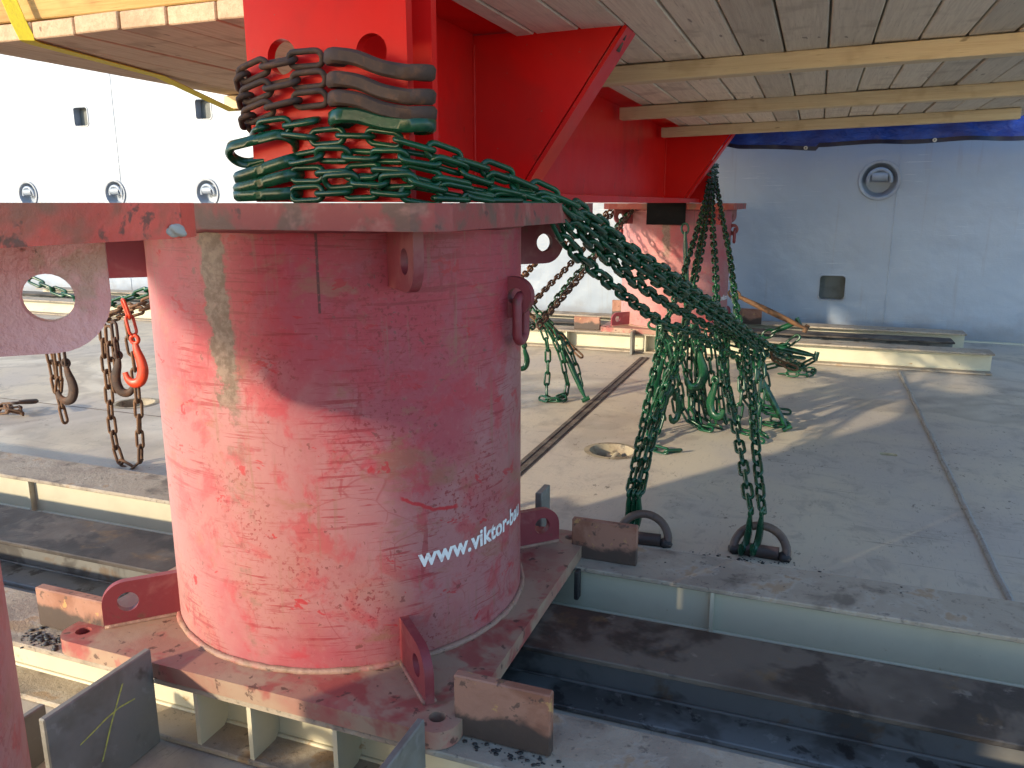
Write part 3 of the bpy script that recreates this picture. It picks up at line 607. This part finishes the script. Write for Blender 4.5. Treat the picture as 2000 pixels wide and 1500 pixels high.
# ------------------------------------------------------------------ deck rings
for i, (x, y) in enumerate(((.675, 1.06), (1.125, 1.10))):
    t = thing('deck_ring', ['heavy brown D-ring welded to the deck behind the brown stop plate', 'heavy brown D-ring welded to the deck, standing clear right of the other'][i], 'lashing ring', (x, y, ZD), R_([4, -3][i]), 'D-rings on the deck')
    dring('ring', 'ring_steel', t, .10, .0165, loc=(0, 0, .022), rot=(R_(-32), 0, 0))
    bm = bmesh.new(); tube(bm, [(-.07, 0, .022), (.07, 0, .022)], .026, 12); link('foot', smooth_by_angle(fin(bm, 'foot')), 'stop_rust', t)
    for s in (-1, 1):
        bm = bmesh.new(); bmesh.ops.create_icosphere(bm, subdivisions=2, radius=.028)
        for v in bm.verts: v.co = v.co*(1+.18*math.sin(v.co.x*170)*math.sin(v.co.y*150+1)); v.co.z *= .8
        link('weld', fin(bm, 'weld', True), 'burnt', t, (s*.092, 0, .014))

# ------------------------------------------------------------------ chains
CH = {
    'rust0': [[-0.197,0.07,1.441],[-0.222,-0.03,1.456],[-0.217,-0.11,1.474],[-0.167,-0.152,1.486],[-0.068,-0.152,1.511],[0.031,-0.152,1.511],[0.097,-0.152,1.517]],
    'rust1': [[-0.192,0.07,1.391],[-0.217,-0.03,1.406],[-0.212,-0.11,1.424],[-0.162,-0.152,1.436],[-0.062,-0.152,1.459],[0.038,-0.152,1.464],[0.102,-0.152,1.467]],
    'rust2': [[-0.19,0.07,1.341],[-0.215,-0.03,1.356],[-0.21,-0.11,1.374],[-0.16,-0.152,1.386],[-0.06,-0.152,1.411],[0.038,-0.152,1.419],[0.102,-0.152,1.42]],
    'green0': [[-0.201,0.06,1.332],[-0.191,-0.07,1.342],[-0.131,-0.152,1.352],[-0.033,-0.152,1.36],[0.066,-0.152,1.37],[0.115,-0.152,1.376]],
    'green1': [[-0.05,-0.152,1.334],[0.029,-0.152,1.325],[0.145,-0.152,1.329],[0.245,-0.152,1.317],[0.307,-0.152,1.306],[0.352,-0.118,1.288],[0.396,-0.051,1.268],[0.448,0.025,1.247],[0.508,0.114,1.214],[0.561,0.193,1.181],[0.591,0.237,1.165],[0.625,0.437,1.107],[0.646,0.611,1.048],[0.674,0.809,0.988],[0.718,1.08,0.916],[0.768,1.426,0.815],[0.83,1.847,0.695],[0.908,2.413,0.522],[1.013,3.129,0.314],[1.248,4.673,-0.12]],
    'green2': [[-0.036,-0.152,1.274],[0.054,-0.152,1.285],[0.157,-0.152,1.281],[0.243,-0.152,1.276],[0.316,-0.152,1.275],[0.359,-0.107,1.262],[0.418,-0.02,1.237],[0.48,0.072,1.208],[0.537,0.156,1.18],[0.568,0.204,1.166],[0.597,0.356,1.102],[0.629,0.618,1.015],[0.67,0.929,0.919],[0.734,1.377,0.789],[0.821,1.971,0.618],[0.94,2.837,0.357],[0.97,2.787,0.277],[0.985,2.747,0.081],[0.98,2.717,-0.155],[1.08,2.637,-0.163]],
    'green3': [[-0.035,-0.152,1.236],[0.074,-0.152,1.237],[0.199,-0.152,1.243],[0.298,-0.152,1.237],[0.359,-0.107,1.22],[0.417,-0.021,1.204],[0.48,0.072,1.185],[0.547,0.171,1.169],[0.579,0.291,1.104],[0.604,0.584,1.0],[0.636,0.919,0.889],[0.69,1.402,0.746],[0.768,2.022,0.583],[0.9,3.01,0.336],[1.13,4.76,-0.12]],
    'green4': [[-0.039,-0.152,1.187],[0.078,-0.152,1.192],[0.211,-0.152,1.196],[0.296,-0.152,1.188],[0.358,-0.108,1.176],[0.408,-0.034,1.173],[0.471,0.058,1.169],[0.537,0.157,1.166],[0.558,0.306,1.057],[0.577,0.561,0.957],[0.607,0.89,0.842],[0.655,1.373,0.683],[0.729,1.959,0.54],[0.847,2.986,0.249],[0.877,2.936,0.169],[0.892,2.896,0.032],[0.887,2.866,-0.155],[0.987,2.786,-0.163]],
    'green5': [[0.073,-0.164,1.217],[0.162,-0.164,1.221],[0.262,-0.164,1.215],[0.32,-0.164,1.219],[0.359,-0.108,1.203],[0.417,-0.021,1.187],[0.48,0.072,1.174],[0.556,0.186,1.166],[0.61,0.377,1.111],[0.636,0.585,1.043],[0.673,0.863,0.957],[0.731,1.253,0.847],[0.825,1.915,0.652],[0.963,2.956,0.324],[0.993,2.906,0.244],[1.008,2.866,0.066],[1.003,2.836,-0.155],[1.103,2.756,-0.163]],
    'farE': [[0.339,5.544,1.365],[0.436,4.479,1.038],[0.513,3.555,0.753],[0.549,2.911,0.555],[0.604,2.337,0.377],[0.592,1.963,0.26],[0.594,1.6,0.145],[0.616,1.296,0.048],[0.62,1.12,-0.005]],
    'farA': [[0.312,5.544,1.365],[0.38,4.596,1.075],[0.422,3.742,0.808],[0.442,3.215,0.645],[0.46,2.7,0.487],[0.496,2.162,0.319],[0.533,1.776,0.195],[0.574,1.366,0.067],[0.604,1.097,-0.01]],
    'farB': [[0.33,5.544,1.365],[0.421,4.479,1.038],[0.493,3.555,0.752],[0.57,2.642,0.471],[0.584,2.174,0.323],[0.598,1.822,0.215],[0.616,1.448,0.094],[0.642,1.109,-0.009]],
    'farC': [[0.349,5.534,1.364],[0.464,4.59,1.075],[0.624,3.552,0.756],[0.716,2.923,0.561],[0.842,2.189,0.339],[0.93,1.816,0.221],[1.002,1.49,0.125],[1.058,1.21,0.043],[1.083,1.093,0.003]],
    'farD': [[0.367,5.534,1.364],[0.538,4.59,1.075],[0.695,3.739,0.814],[0.828,2.923,0.566],[0.936,2.364,0.394],[1.018,1.862,0.242],[1.066,1.501,0.128],[1.106,1.222,0.045],[1.124,1.093,0.009]],
    'leftA': [[-0.5,5.6,1.132],[-0.52,5.1,1.01],[-0.548,4.6,0.828],[-0.557,4.1,0.685],[-0.561,3.6,0.573],[-0.524,3.1,0.492],[-0.405,2.6,0.487]],
    'leftB': [[-0.384,5.6,1.132],[-0.39,5.1,0.994],[-0.416,4.6,0.838],[-0.433,4.1,0.689],[-0.444,3.6,0.555],[-0.433,3.1,0.42],[-0.392,2.6,0.394]],
    'leftD': [[-0.355,5.6,1.142],[-0.319,5.1,1.047],[-0.332,4.6,0.898],[-0.352,4.1,0.738],[-0.353,3.6,0.61],[-0.341,3.1,0.507],[-0.3,2.6,0.43]],
    'leftC': [[-0.579,5.6,1.132],[-0.621,5.1,0.974],[-0.699,4.6,0.859],[-0.684,4.1,0.793],[-0.641,3.6,0.756],[-0.572,3.1,0.688],[-0.465,2.6,0.672]],
    'hangA': [[0.471,2.95,0.39],[0.522,2.95,0.233],[0.587,2.95,0.044],[0.599,2.95,-0.086],[0.688,2.926,-0.163],[0.824,2.854,-0.163]],
    'hangB': [[0.661,2.9,0.408],[0.703,2.9,0.191],[0.731,2.9,0.003],[0.751,2.9,-0.144],[0.827,2.88,-0.163]],
    'hangC': [[0.55,3.05,0.379],[0.555,3.05,0.152],[0.571,3.05,-0.046],[0.601,2.969,-0.163],[0.703,2.857,-0.163]],
    'hangD': [[0.568,2.75,0.41],[0.493,2.75,0.205],[0.52,2.75,0.019],[0.551,2.75,-0.13]],
    'hangE': [[0.853,3.1,0.388],[0.873,3.1,0.165],[0.903,3.1,-0.028],[0.987,3.1,-0.087],[1.133,3.1,-0.1]],
    'hangF': [[0.461,2.6,0.441],[0.531,2.6,0.327],[0.486,2.6,0.143],[0.42,2.6,-0.017],[0.433,2.351,-0.163],[0.393,2.235,-0.163]],
    'hangG': [[0.428,2.7,0.394],[0.483,2.7,0.214],[0.473,2.7,0.027],[0.435,2.685,-0.163],[0.445,2.377,-0.163],[0.555,2.276,-0.163],[0.631,2.324,-0.163]],
    'hangH': [[1.288,3.6,0.16],[1.196,3.6,0.106],[1.066,3.6,0.11],[0.937,3.6,0.066],[0.805,3.6,0.028]],
    'hangI': [[1.143,3.5,0.21],[1.06,3.5,0.266],[1.0,3.5,0.2],[1.068,3.5,0.15],[1.231,3.5,0.093]],
    'hangJ': [[0.43,2.85,0.427],[0.425,2.85,0.245],[0.408,2.85,0.051],[0.454,2.85,-0.146]],
    'hangK': [[0.599,2.95,0.422],[0.627,2.95,0.24],[0.657,2.95,0.017],[0.709,2.95,-0.154]],
    'hangL': [[0.777,3.0,0.399],[0.783,3.0,0.178],[0.813,3.0,-0.013],[0.852,3.0,-0.16]],
    'hangM': [[0.577,2.6,0.33],[0.484,2.6,0.173],[0.437,2.6,0.016],[0.415,2.562,-0.163]],
    'hangN': [[0.915,3.2,0.345],[0.995,3.2,0.155],[1.031,3.2,-0.007],[1.006,3.2,-0.109]],
    'hangO': [[0.779,3.3,0.388],[0.94,3.3,0.331],[1.07,3.3,0.24],[1.267,3.3,0.214]],
    'hangP': [[0.673,3.4,0.367],[0.809,3.4,0.273],[0.971,3.4,0.25],[1.125,3.4,0.286],[1.189,3.4,0.346]],
    'hangQ': [[0.356,3.1,0.394],[0.486,3.1,0.361],[0.612,3.1,0.381],[0.739,3.1,0.35],[0.865,3.1,0.389]],
    'hangR': [[0.373,3.2,0.33],[0.523,3.2,0.282],[0.7,3.2,0.286],[0.859,3.2,0.257],[1.013,3.2,0.247]],
    'lhF': [[-0.573,3.25,0.5],[-0.512,3.25,0.425],[-0.408,3.25,0.331],[-0.332,3.25,0.157],[-0.301,3.25,0.051]],
    'lhG': [[-0.648,3.4,0.407],[-0.555,3.4,0.338],[-0.486,3.4,0.305],[-0.417,3.4,0.251],[-0.363,3.4,0.224]],
    'lhA': [[-0.537,3.3,0.389],[-0.467,3.3,0.22],[-0.458,3.3,0.03],[-0.449,3.257,-0.163],[-0.337,3.187,-0.163]],
    'lhB': [[-0.499,3.3,0.373],[-0.385,3.3,0.181],[-0.33,3.3,0.003],[-0.313,3.3,-0.135],[-0.406,3.193,-0.163]],
    'lhC': [[-0.524,3.4,0.376],[-0.379,3.4,0.238],[-0.301,3.4,0.096],[-0.2,3.35,-0.163]],
    'lhD': [[-0.55,3.6,0.273],[-0.439,3.6,0.196],[-0.32,3.6,0.089],[-0.242,3.6,0.041]],
    'lhE': [[-0.486,3.0,0.633],[-0.507,3.0,0.43],[-0.52,3.0,0.292],[-0.534,3.0,0.153]],
    'lsA': [[-2.787,1.15,0.443],[-2.585,1.15,0.513],[-2.354,1.15,0.588],[-2.153,1.15,0.645],[-1.906,1.15,0.725],[-1.655,1.15,0.805]],
    'lsB': [[-2.715,1.12,0.424],[-2.478,1.12,0.504],[-2.289,1.12,0.565],[-2.037,1.12,0.638],[-1.865,1.12,0.682],[-1.633,1.12,0.756]],
    'lsC': [[-2.714,1.2,0.764],[-2.53,1.2,0.707],[-2.355,1.2,0.668],[-2.208,1.2,0.631]],
    'lsD': [[-2.273,1.2,0.552],[-2.127,1.2,0.592],[-1.968,1.2,0.631],[-1.713,1.2,0.697]],
    'vA': [[-2.505,1.07,0.51],[-2.488,1.07,0.397],[-2.475,1.07,0.26],[-2.457,1.07,0.15],[-2.434,1.07,0.023]],
    'vA2': [[-2.415,1.05,0.512],[-2.41,1.05,0.378],[-2.414,1.05,0.269],[-2.435,1.05,0.184]],
    'vB': [[-2.095,1.07,0.569],[-2.103,1.07,0.422],[-2.103,1.07,0.235],[-2.108,1.07,0.016],[-2.069,1.068,-0.163],[-1.952,1.07,-0.155],[-1.927,1.07,0.034],[-1.912,1.07,0.25],[-1.92,1.07,0.434],[-1.938,1.07,0.593]],
    'vB2': [[-2.035,1.05,0.56],[-2.04,1.05,0.429],[-2.039,1.05,0.298],[-2.024,1.05,0.214]],
    'vC': [[-1.998,1.05,0.582],[-1.996,1.05,0.458],[-1.992,1.05,0.393]],
    'vD': [[-2.351,1.05,0.516],[-2.358,1.05,0.409],[-2.354,1.05,0.35]],
}

BAR, PITCH, WID = .0152, .081, .050
def linkmesh(seg, sid, name):
    bm = bmesh.new(); hw = WID/2-BAR/2; a = (PITCH+BAR)/2-hw; pts = []
    for c, t0 in ((a, -PI/2), (-a, PI/2)):
        for i in range(seg+1): t = t0+PI*i/seg; pts.append((c+hw*math.cos(t), hw*math.sin(t), 0))
    tube(bm, pts, BAR/2, sid, closed=True, up=(0, 0, 1)); return fin(bm, name, True)
LM = {m: {k: linkmesh(*v, 'link') for k, v in (('hi', (8, 10)), ('lo', (5, 7)))} for m in ('green', 'rust', 'rust_light', 'orange_hook')}
def resample(P, pitch):
    out = [P[0]]; acc = 0
    for a, b in zip(P, P[1:]):
        d = (b-a).length; s = 0
        while acc+(d-s) >= pitch and d > 0:
            s += pitch-acc; out.append(a+(b-a)*(s/d)); acc = 0
        acc += d-s
    return out
def chain(pts, mat, label, lod='lo', roll=None, jit=.25, up=None, smooth=True, group='lashing chains'):
    P = smoothpath(pts, .01) if smooth else [Vector(p) for p in pts]; P = resample(P, PITCH)
    t = thing('chain', label, 'chain', P[0], 0, group); r0 = random.uniform(0, PI) if roll is None else roll
    for i, (a, b) in enumerate(zip(P, P[1:])):
        x = (b-a).normalized(); u = Vector(up) if up else (Vector((0, 0, 1)) if abs(x.z) < .85 else Vector((.35, -.94, 0)))
        y = u.cross(x).normalized(); z = x.cross(y); ang = r0+(PI/2 if i % 2 else 0)+random.uniform(-jit, jit)
        q = Matrix((x, y, z)).transposed().to_quaternion() @ Quaternion((1, 0, 0), ang)
        link('link', LM[mat][lod], mat, t, (a+b)/2-P[0], q)
    return t, P
# oblong grab hook: flat bar bent to a long C in its own XY plane, x along its length
def hookmesh(L, W, bar_h, bar_t, name='hook', gap=True, wave=False):
    bm = bmesh.new(); r = W/2; pts = []
    for i in range(13): t = PI/2+PI*i/12; pts.append((r+r*math.cos(t), r*math.sin(t), 0))      # left bow (opens at +y)
    pts += [(x, -r, 0) for x in (L*.35, L*.6)]
    for i in range(13): t = -PI/2+PI*i/12*(1.15 if gap else 1); pts.append((L-r+r*math.cos(t), r*math.sin(t), 0))
    if not gap: pts.insert(0, (L-r, r, 0))
    pts = [(pts[0][0]+.045, pts[0][1], 0)]+pts
    if wave: pts = [(x, y, .009*math.sin(x/L*2*PI)) for x, y, z in pts]
    P = smoothpath(pts, .008); n = len(P); rad = [1-.35*max(0, (i/n-.8)/.2)-.25*max(0, (.08-i/n)/.08) for i in range(n)]
    tube(bm, P, rad, flat=(bar_t, bar_h), up=(0, 0, 1)); return smooth_by_angle(fin(bm, name), 45)
HK = {}
def hook(t, P0, a, b, mat, key, tilt=0.0):
    """place a hook running from a to b (world); its loop lies in the plane spanned by a-b and +Y"""
    a, b = Vector(a), Vector(b); L = (b-a).length
    k = (key, mat, round(L, 2))
    if k not in HK: HK[k] = hookmesh(L, {'wrap': .085, 'left': .07}[key], {'wrap': .036, 'left': .031}[key], .019, wave=(key == 'wrap'))
    x = (b-a).normalized(); yv = Vector((0, math.cos(tilt), math.sin(tilt))); z = x.cross(yv).normalized(); y = z.cross(x)
    q = Matrix((x, y, z)).transposed().to_quaternion()
    return link('hook', HK[k], mat, t, a+y*.03-P0, q)
names = ['topmost', 'middle', 'lowest']
for k in range(3):
    t, P = chain(CH['rust%d' % k], 'rust', 'rusty brown chain hooked round the red plates, %s of three' % names[k], 'hi', roll=.35, jit=.2, group='rusty chains on the red frame')
    a, b = [((.092, -.185, 1.508), (.357, -.172, 1.462)), ((.096, -.185, 1.455), (.356, -.172, 1.408)), ((.097, -.185, 1.412), (.357, -.172, 1.370))][k]
    hook(t, P[0], a, b, 'rust', 'wrap', .05)
t, P = chain(CH['green0'], 'green', 'green chain just below the rusty ones, hooked round the red plates', 'hi', roll=.35, jit=.2)
hook(t, P[0], (.096, -.185, 1.366), (.356, -.172, 1.349), 'green', 'wrap', -.05)
gl = ['uppermost green chain stretching from the red plates over the pedestal rim to the deck behind', 'second highest green chain from the red plates down to the deck behind', 'third green chain from the red plates down to the deck behind',
      'lowest green chain lying on the near pedestal rim before dropping to the deck', 'green chain laid over the others on the red plates, running down to the deck']
kk = [((-.232, -.17, 1.303), (-.045, -.155, 1.338)), ((-.212, -.17, 1.226), (-.032, -.155, 1.274)), ((-.216, -.17, 1.197), (-.031, -.155, 1.238)), ((-.218, -.17, 1.184), (-.038, -.155, 1.19)), None]
for k in range(5):
    t, P = chain(CH['green%d' % (k+1)], 'green', gl[k], 'hi', roll=.2+.5*k, jit=.25)
    if kk[k]: hook(t, P[0], kk[k][0], kk[k][1], 'green', 'left', (-.65 if k == 0 else .12))
# claw hooks for chain ends: J shaped flat hook, x = 0 eye at top, hangs down -z
def clawmesh(S, name='hook'):
    bm = bmesh.new(); pts = [(.0, 0, .0), (.004, 0, -.03), (.016, 0, -.07), (.018, 0, -.105), (.004, 0, -.138), (-.022, 0, -.146), (-.042, 0, -.132), (-.050, 0, -.108)]
    P = smoothpath([(a*S, b*S, c*S) for a, b, c in pts], .006*S); n = len(P)
    rad = [S*(.75+.75*math.sin(PI*min(1, (i/n)*1.05))) for i in range(n)]
    tube(bm, P, rad, flat=(.026, .015), up=(0, 1, 0))
    tube(bm, [(.014*S*math.cos(2*PI*i/16), 0, .010*S+.014*S*math.sin(2*PI*i/16)) for i in range(16)], .007*S, 8, closed=True, up=(0, 1, 0))
    return smooth_by_angle(fin(bm, name), 50)
CL = {m: clawmesh(1.0) for m in ('green', 'rust', 'orange_hook')}
def claw(t, P0, loc, mat, rotz=0, s=1.0, tilt=0): o = link('hook', CL[mat], mat, t, Vector(loc)-P0, (tilt, 0, rotz)); o.scale = (s, s, s); return o
fl = {'farA': 'outer green chain running down from the far frame end to the left deck ring', 'farB': 'inner green chain running down from the far frame end to the left deck ring',
      'farE': 'slack green chain drooping beside the pair hooked to the left deck ring', 'farC': 'left of the two green chains hooked to the right deck ring', 'farD': 'right of the two green chains hooked to the right deck ring'}
for n_, l in fl.items():
    t, P = chain(CH[n_], 'green', l, 'hi', jit=.2, group='chains to the deck rings')
    e = P[-1]; claw(t, P[0], (e.x, e.y-.012, e.z-.01), 'green', R_(75), 1.05, R_(6))
for n_, l, m in (('leftA', 'green chain slanting up to the far frame behind the near pedestal, upper one', 'rust'), ('leftB', 'chain slanting up to the far frame behind the near pedestal, lower one', 'green'), ('leftC', 'rusty chain highest behind the right lug of the near pedestal', 'rust_light'), ('leftD', 'dark brown chain rightmost of those slanting up to the far frame', 'rust')):
    if n_ == 'leftA': l = 'brown chain slanting up to the far frame behind the near pedestal'
    if n_ == 'leftB': l = 'green chain slanting up to the far frame beside a brown one'
    chain(CH[n_], m, l)
hl = {'hangA': 'slack green chain whose end curls on the deck below the crossing', 'hangB': 'slack green chain hanging straight to the deck at the centre of the bundle', 'hangC': 'slack green chain at the rear of the hanging bundle',
      'hangD': 'slack green chain ending in a long hook near the deck', 'hangE': 'slack green chain trailing right along the deck under the bundle', 'hangF': 'slack green chain reaching the deck pot',
      'hangG': 'slack green chain looping on the deck beside the deck pot', 'hangH': 'thin green chain drooping from the right tensioner bar', 'hangI': 'rusty chain tangled behind the right tensioner bar',
      'hangJ': 'slack green chain nearest the left end of the level tensioner bar', 'hangK': 'slack green chain hanging between the two upper hooks', 'hangL': 'slack green chain hanging close left of the right ring chains',
      'hangM': 'slack green chain slanting left to the deck pot behind the left ring chains', 'hangN': 'short green chain hanging beside the leaning tensioner bar', 'hangO': 'green chain drawn along the bar that points right',
      'hangP': 'green chain rising right behind the brown tensioner bar', 'hangQ': 'green chain lying level across the top of the bundle', 'hangR': 'green chain sagging across the bundle below the level bar',
      'lhF': 'green chain bunched at the top of the leaning bar behind the near pedestal', 'lhG': 'brown chain knotted behind the near pedestal below the slanting chains',
      'lhA': 'green chain hanging left to the deck behind the near pedestal', 'lhB': 'green chain hanging right of another behind the near pedestal', 'lhC': 'green chain along the leaning bar behind the near pedestal', 'lhD': 'rusty chain trailing on the deck behind the near pedestal', 'lhE': 'green chain with a small hook close behind the near pedestal'}
for n_, l in hl.items():
    m = 'rust_light' if n_ in ('hangI', 'lhD', 'lhG') else 'green'
    t, P = chain(CH[n_], m, l, 'hi' if n_ in ('hangA', 'hangB', 'hangD', 'hangF', 'hangG') else 'lo', group='slack chain ends')
    if n_ == 'hangD': claw(t, P[0], P[-1]+Vector((0, -.02, .12)), 'green', R_(60), 1.15)
    if n_ == 'lhE': claw(t, P[0], P[-1], 'green', R_(40), 1.0)
    if n_ == 'hangB': claw(t, P[0], (.64, 2.86, .30), 'green', R_(20), 1.5); claw(t, P[0], (.74, 2.84, .12), 'green', R_(150), 1.4)
    if n_ == 'hangG': claw(t, P[0], (.44, 2.68, .27), 'green', R_(200), 1.5)
for i in range(9):
    src = [Vector(p) for p in CH[('hangA', 'hangB', 'hangC', 'hangK', 'hangL', 'hangJ', 'hangE', 'hangA', 'hangK')[i]]]; off = Vector((random.uniform(-.09, .09), random.uniform(-.12, .22), random.uniform(-.01, .03)))
    chain([Vector((p.x+off.x+random.uniform(-.015, .015), p.y+off.y, max(ZD+.012, p.z+off.z))) for p in src], 'green', 'slack green chain hanging in the thick of the bundle under the crossing', 'lo', group='slack chains in the thick of the bundle')
ll = {'lsA': ('green', 'green chain slanting across the gap left of the near pedestal'), 'lsB': ('rust_light', 'rusty chain slanting below the green one left of the near pedestal'), 'lsC': ('green', 'green chain seen through the hole of the big pink lug'),
      'lsD': ('rust_light', 'short rusty chain lowest of those slanting left of the near pedestal'), 'vA': ('rust_light', 'doubled rusty chain hanging below the big pink lug'), 'vA2': ('rust_light', 'short rusty chain hanging inside the doubled one below the pink lug'),
      'vB': ('rust_light', 'long rusty chain loop hanging to the deck left of the near pedestal'), 'vB2': ('rust_light', 'rusty chain hanging inside the long loop'), 'vC': ('rust', 'short dark chain with a hook inside the long rusty loop'), 'vD': ('rust', 'short dark chain with a hook below the big pink lug')}
for n_, (m, l) in ll.items():
    t, P = chain(CH[n_], m, l, 'hi', jit=.3, group='chains left of the near pedestal')
    if n_ == 'vC': claw(t, P[0], P[-1]+Vector((.0, 0, -.01)), 'rust', R_(200), 1.25)
    if n_ == 'vD': claw(t, P[0], P[-1]+Vector((.0, 0, -.01)), 'rust', R_(15), 1.3)
t, P = chain([(-1.90, 1.03, .70), (-1.872, 1.03, .62), (-1.852, 1.03, .52)], 'orange_hook', 'short orange-red chain and hook hanging at the long rusty loop', 'hi', roll=.6, group=None)
claw(t, P[0], (-1.852, 1.03, .50), 'orange_hook', R_(12), 1.42)
# far frame end: chain coils wound round the end plates
for k in range(4):
    z = 1.30+.055*k; r = [(.30, 5.50), (.33, 5.6), (.335, 5.72), (.335, 5.86), (.27, 5.95), (0, 5.96), (-.22, 5.9)]
    chain([(x, y, z+.012*i) for i, (x, y) in enumerate(r)], 'green', ['lowest', 'second', 'third', 'topmost'][k]+' green chain coil round the far end of the red frame', 'lo', group='coils on the far frame end')
# pile of rusty links at the left edge
t, P = chain([(-3.72, 1.62, ZD+.02), (-3.6, 1.58, ZD+.03), (-3.50, 1.63, ZD+.05), (-3.44, 1.60, ZD+.03), (-3.52, 1.55, ZD+.06), (-3.64, 1.66, ZD+.05), (-3.78, 1.60, ZD+.03)], 'rust_light', 'small heap of rusty chain on the deck at the left picture edge', 'lo', group=None)
claw(t, P[0], (-3.46, 1.58, ZD+.10), 'rust', R_(20), 1.3, R_(80))
t, P = chain([(1.05, 4.62, ZD+.02), (1.15, 4.55, ZD+.04), (1.28, 4.62, ZD+.03), (1.3, 4.75, ZD+.05), (1.18, 4.78, ZD+.03), (1.1, 4.68, ZD+.06), (1.22, 4.6, ZD+.07)], 'green', 'heap of green chain on the deck in front of the far tan beam', 'lo', group=None)
t, P = chain([(1.02, 3.06, ZD+.02), (1.10, 3.02, ZD+.02), (1.17, 3.07, ZD+.03), (1.12, 3.14, ZD+.02), (1.04, 3.12, ZD+.04)], 'green', 'curl of green chain on the deck beside the leaning tensioner foot', 'lo', group=None)
t, P = chain([(-.48, 3.20, ZD+.02), (-.40, 3.15, ZD+.02), (-.30, 3.18, ZD+.03), (-.34, 3.26, ZD+.02), (-.44, 3.25, ZD+.03)], 'green', 'curl of green chain on the glossy deck behind the near pedestal', 'lo', group=None)

# ------------------------------------------------------------------ tensioner levers
def tensioner(label, a, b, mat):
    a, b = Vector(a), Vector(b); t = thing('chain_tensioner', label, 'tensioner', (a+b)/2, 0, 'chain tensioner levers'); c = (a+b)/2; d = (b-a).normalized(); s = d.cross(Vector((.2, -1, .1))).normalized()
    bm = bmesh.new(); n = 14; tube(bm, [a-c+(b-a)*(i/n) for i in range(n+1)], [.012+.008*math.sin(PI*i/n) if i < n-1 else .011 for i in range(n+1)], 10); link('lever', smooth_by_angle(fin(bm, 'lever')), mat, t)
    bm = bmesh.new(); tube(bm, [b-c-s*.028, b-c+s*.028], .016, 10); link('end_knob', smooth_by_angle(fin(bm, 'end_knob')), mat, t)
    bm = bmesh.new(); o = a-c; tube(bm, [o+s*(.026*math.cos(2*PI*i/18))+d*(.04*math.sin(2*PI*i/18)-.02) for i in range(18)], .0085, 8, closed=True); link('jaw', smooth_by_angle(fin(bm, 'jaw')), mat, t)
    return t
tensioner('green tensioner bar lying level at the top of the hanging chain bundle', (.383, 2.86, .443), (.585, 2.86, .434), 'green')
tensioner('green tensioner bar pointing right out of the chain tangle', (.92, 3.38, .29), (1.296, 3.38, .222), 'green')
tensioner('brown tensioner bar slanting down right above the chain tangle', (.773, 3.6, .559), (1.222, 3.6, .361), 'rust_light')
tensioner('green tensioner bar leaning with its foot on the deck right of the bundle', (.957, 3.0, .19), (1.162, 2.97, -.155), 'green')
tensioner('green tensioner bar leaning on the deck behind the near pedestal', (-.363, 3.3, .211), (-.165, 3.25, -.155), 'green')
tensioner('green tensioner bar upright in front of the far pedestal', (.303, 4.3, .956), (.345, 4.3, .404), 'green')
tensioner('short green tensioner bar crossed behind the brown one', (1.0, 3.75, .30), (1.17, 3.75, .385), 'green')
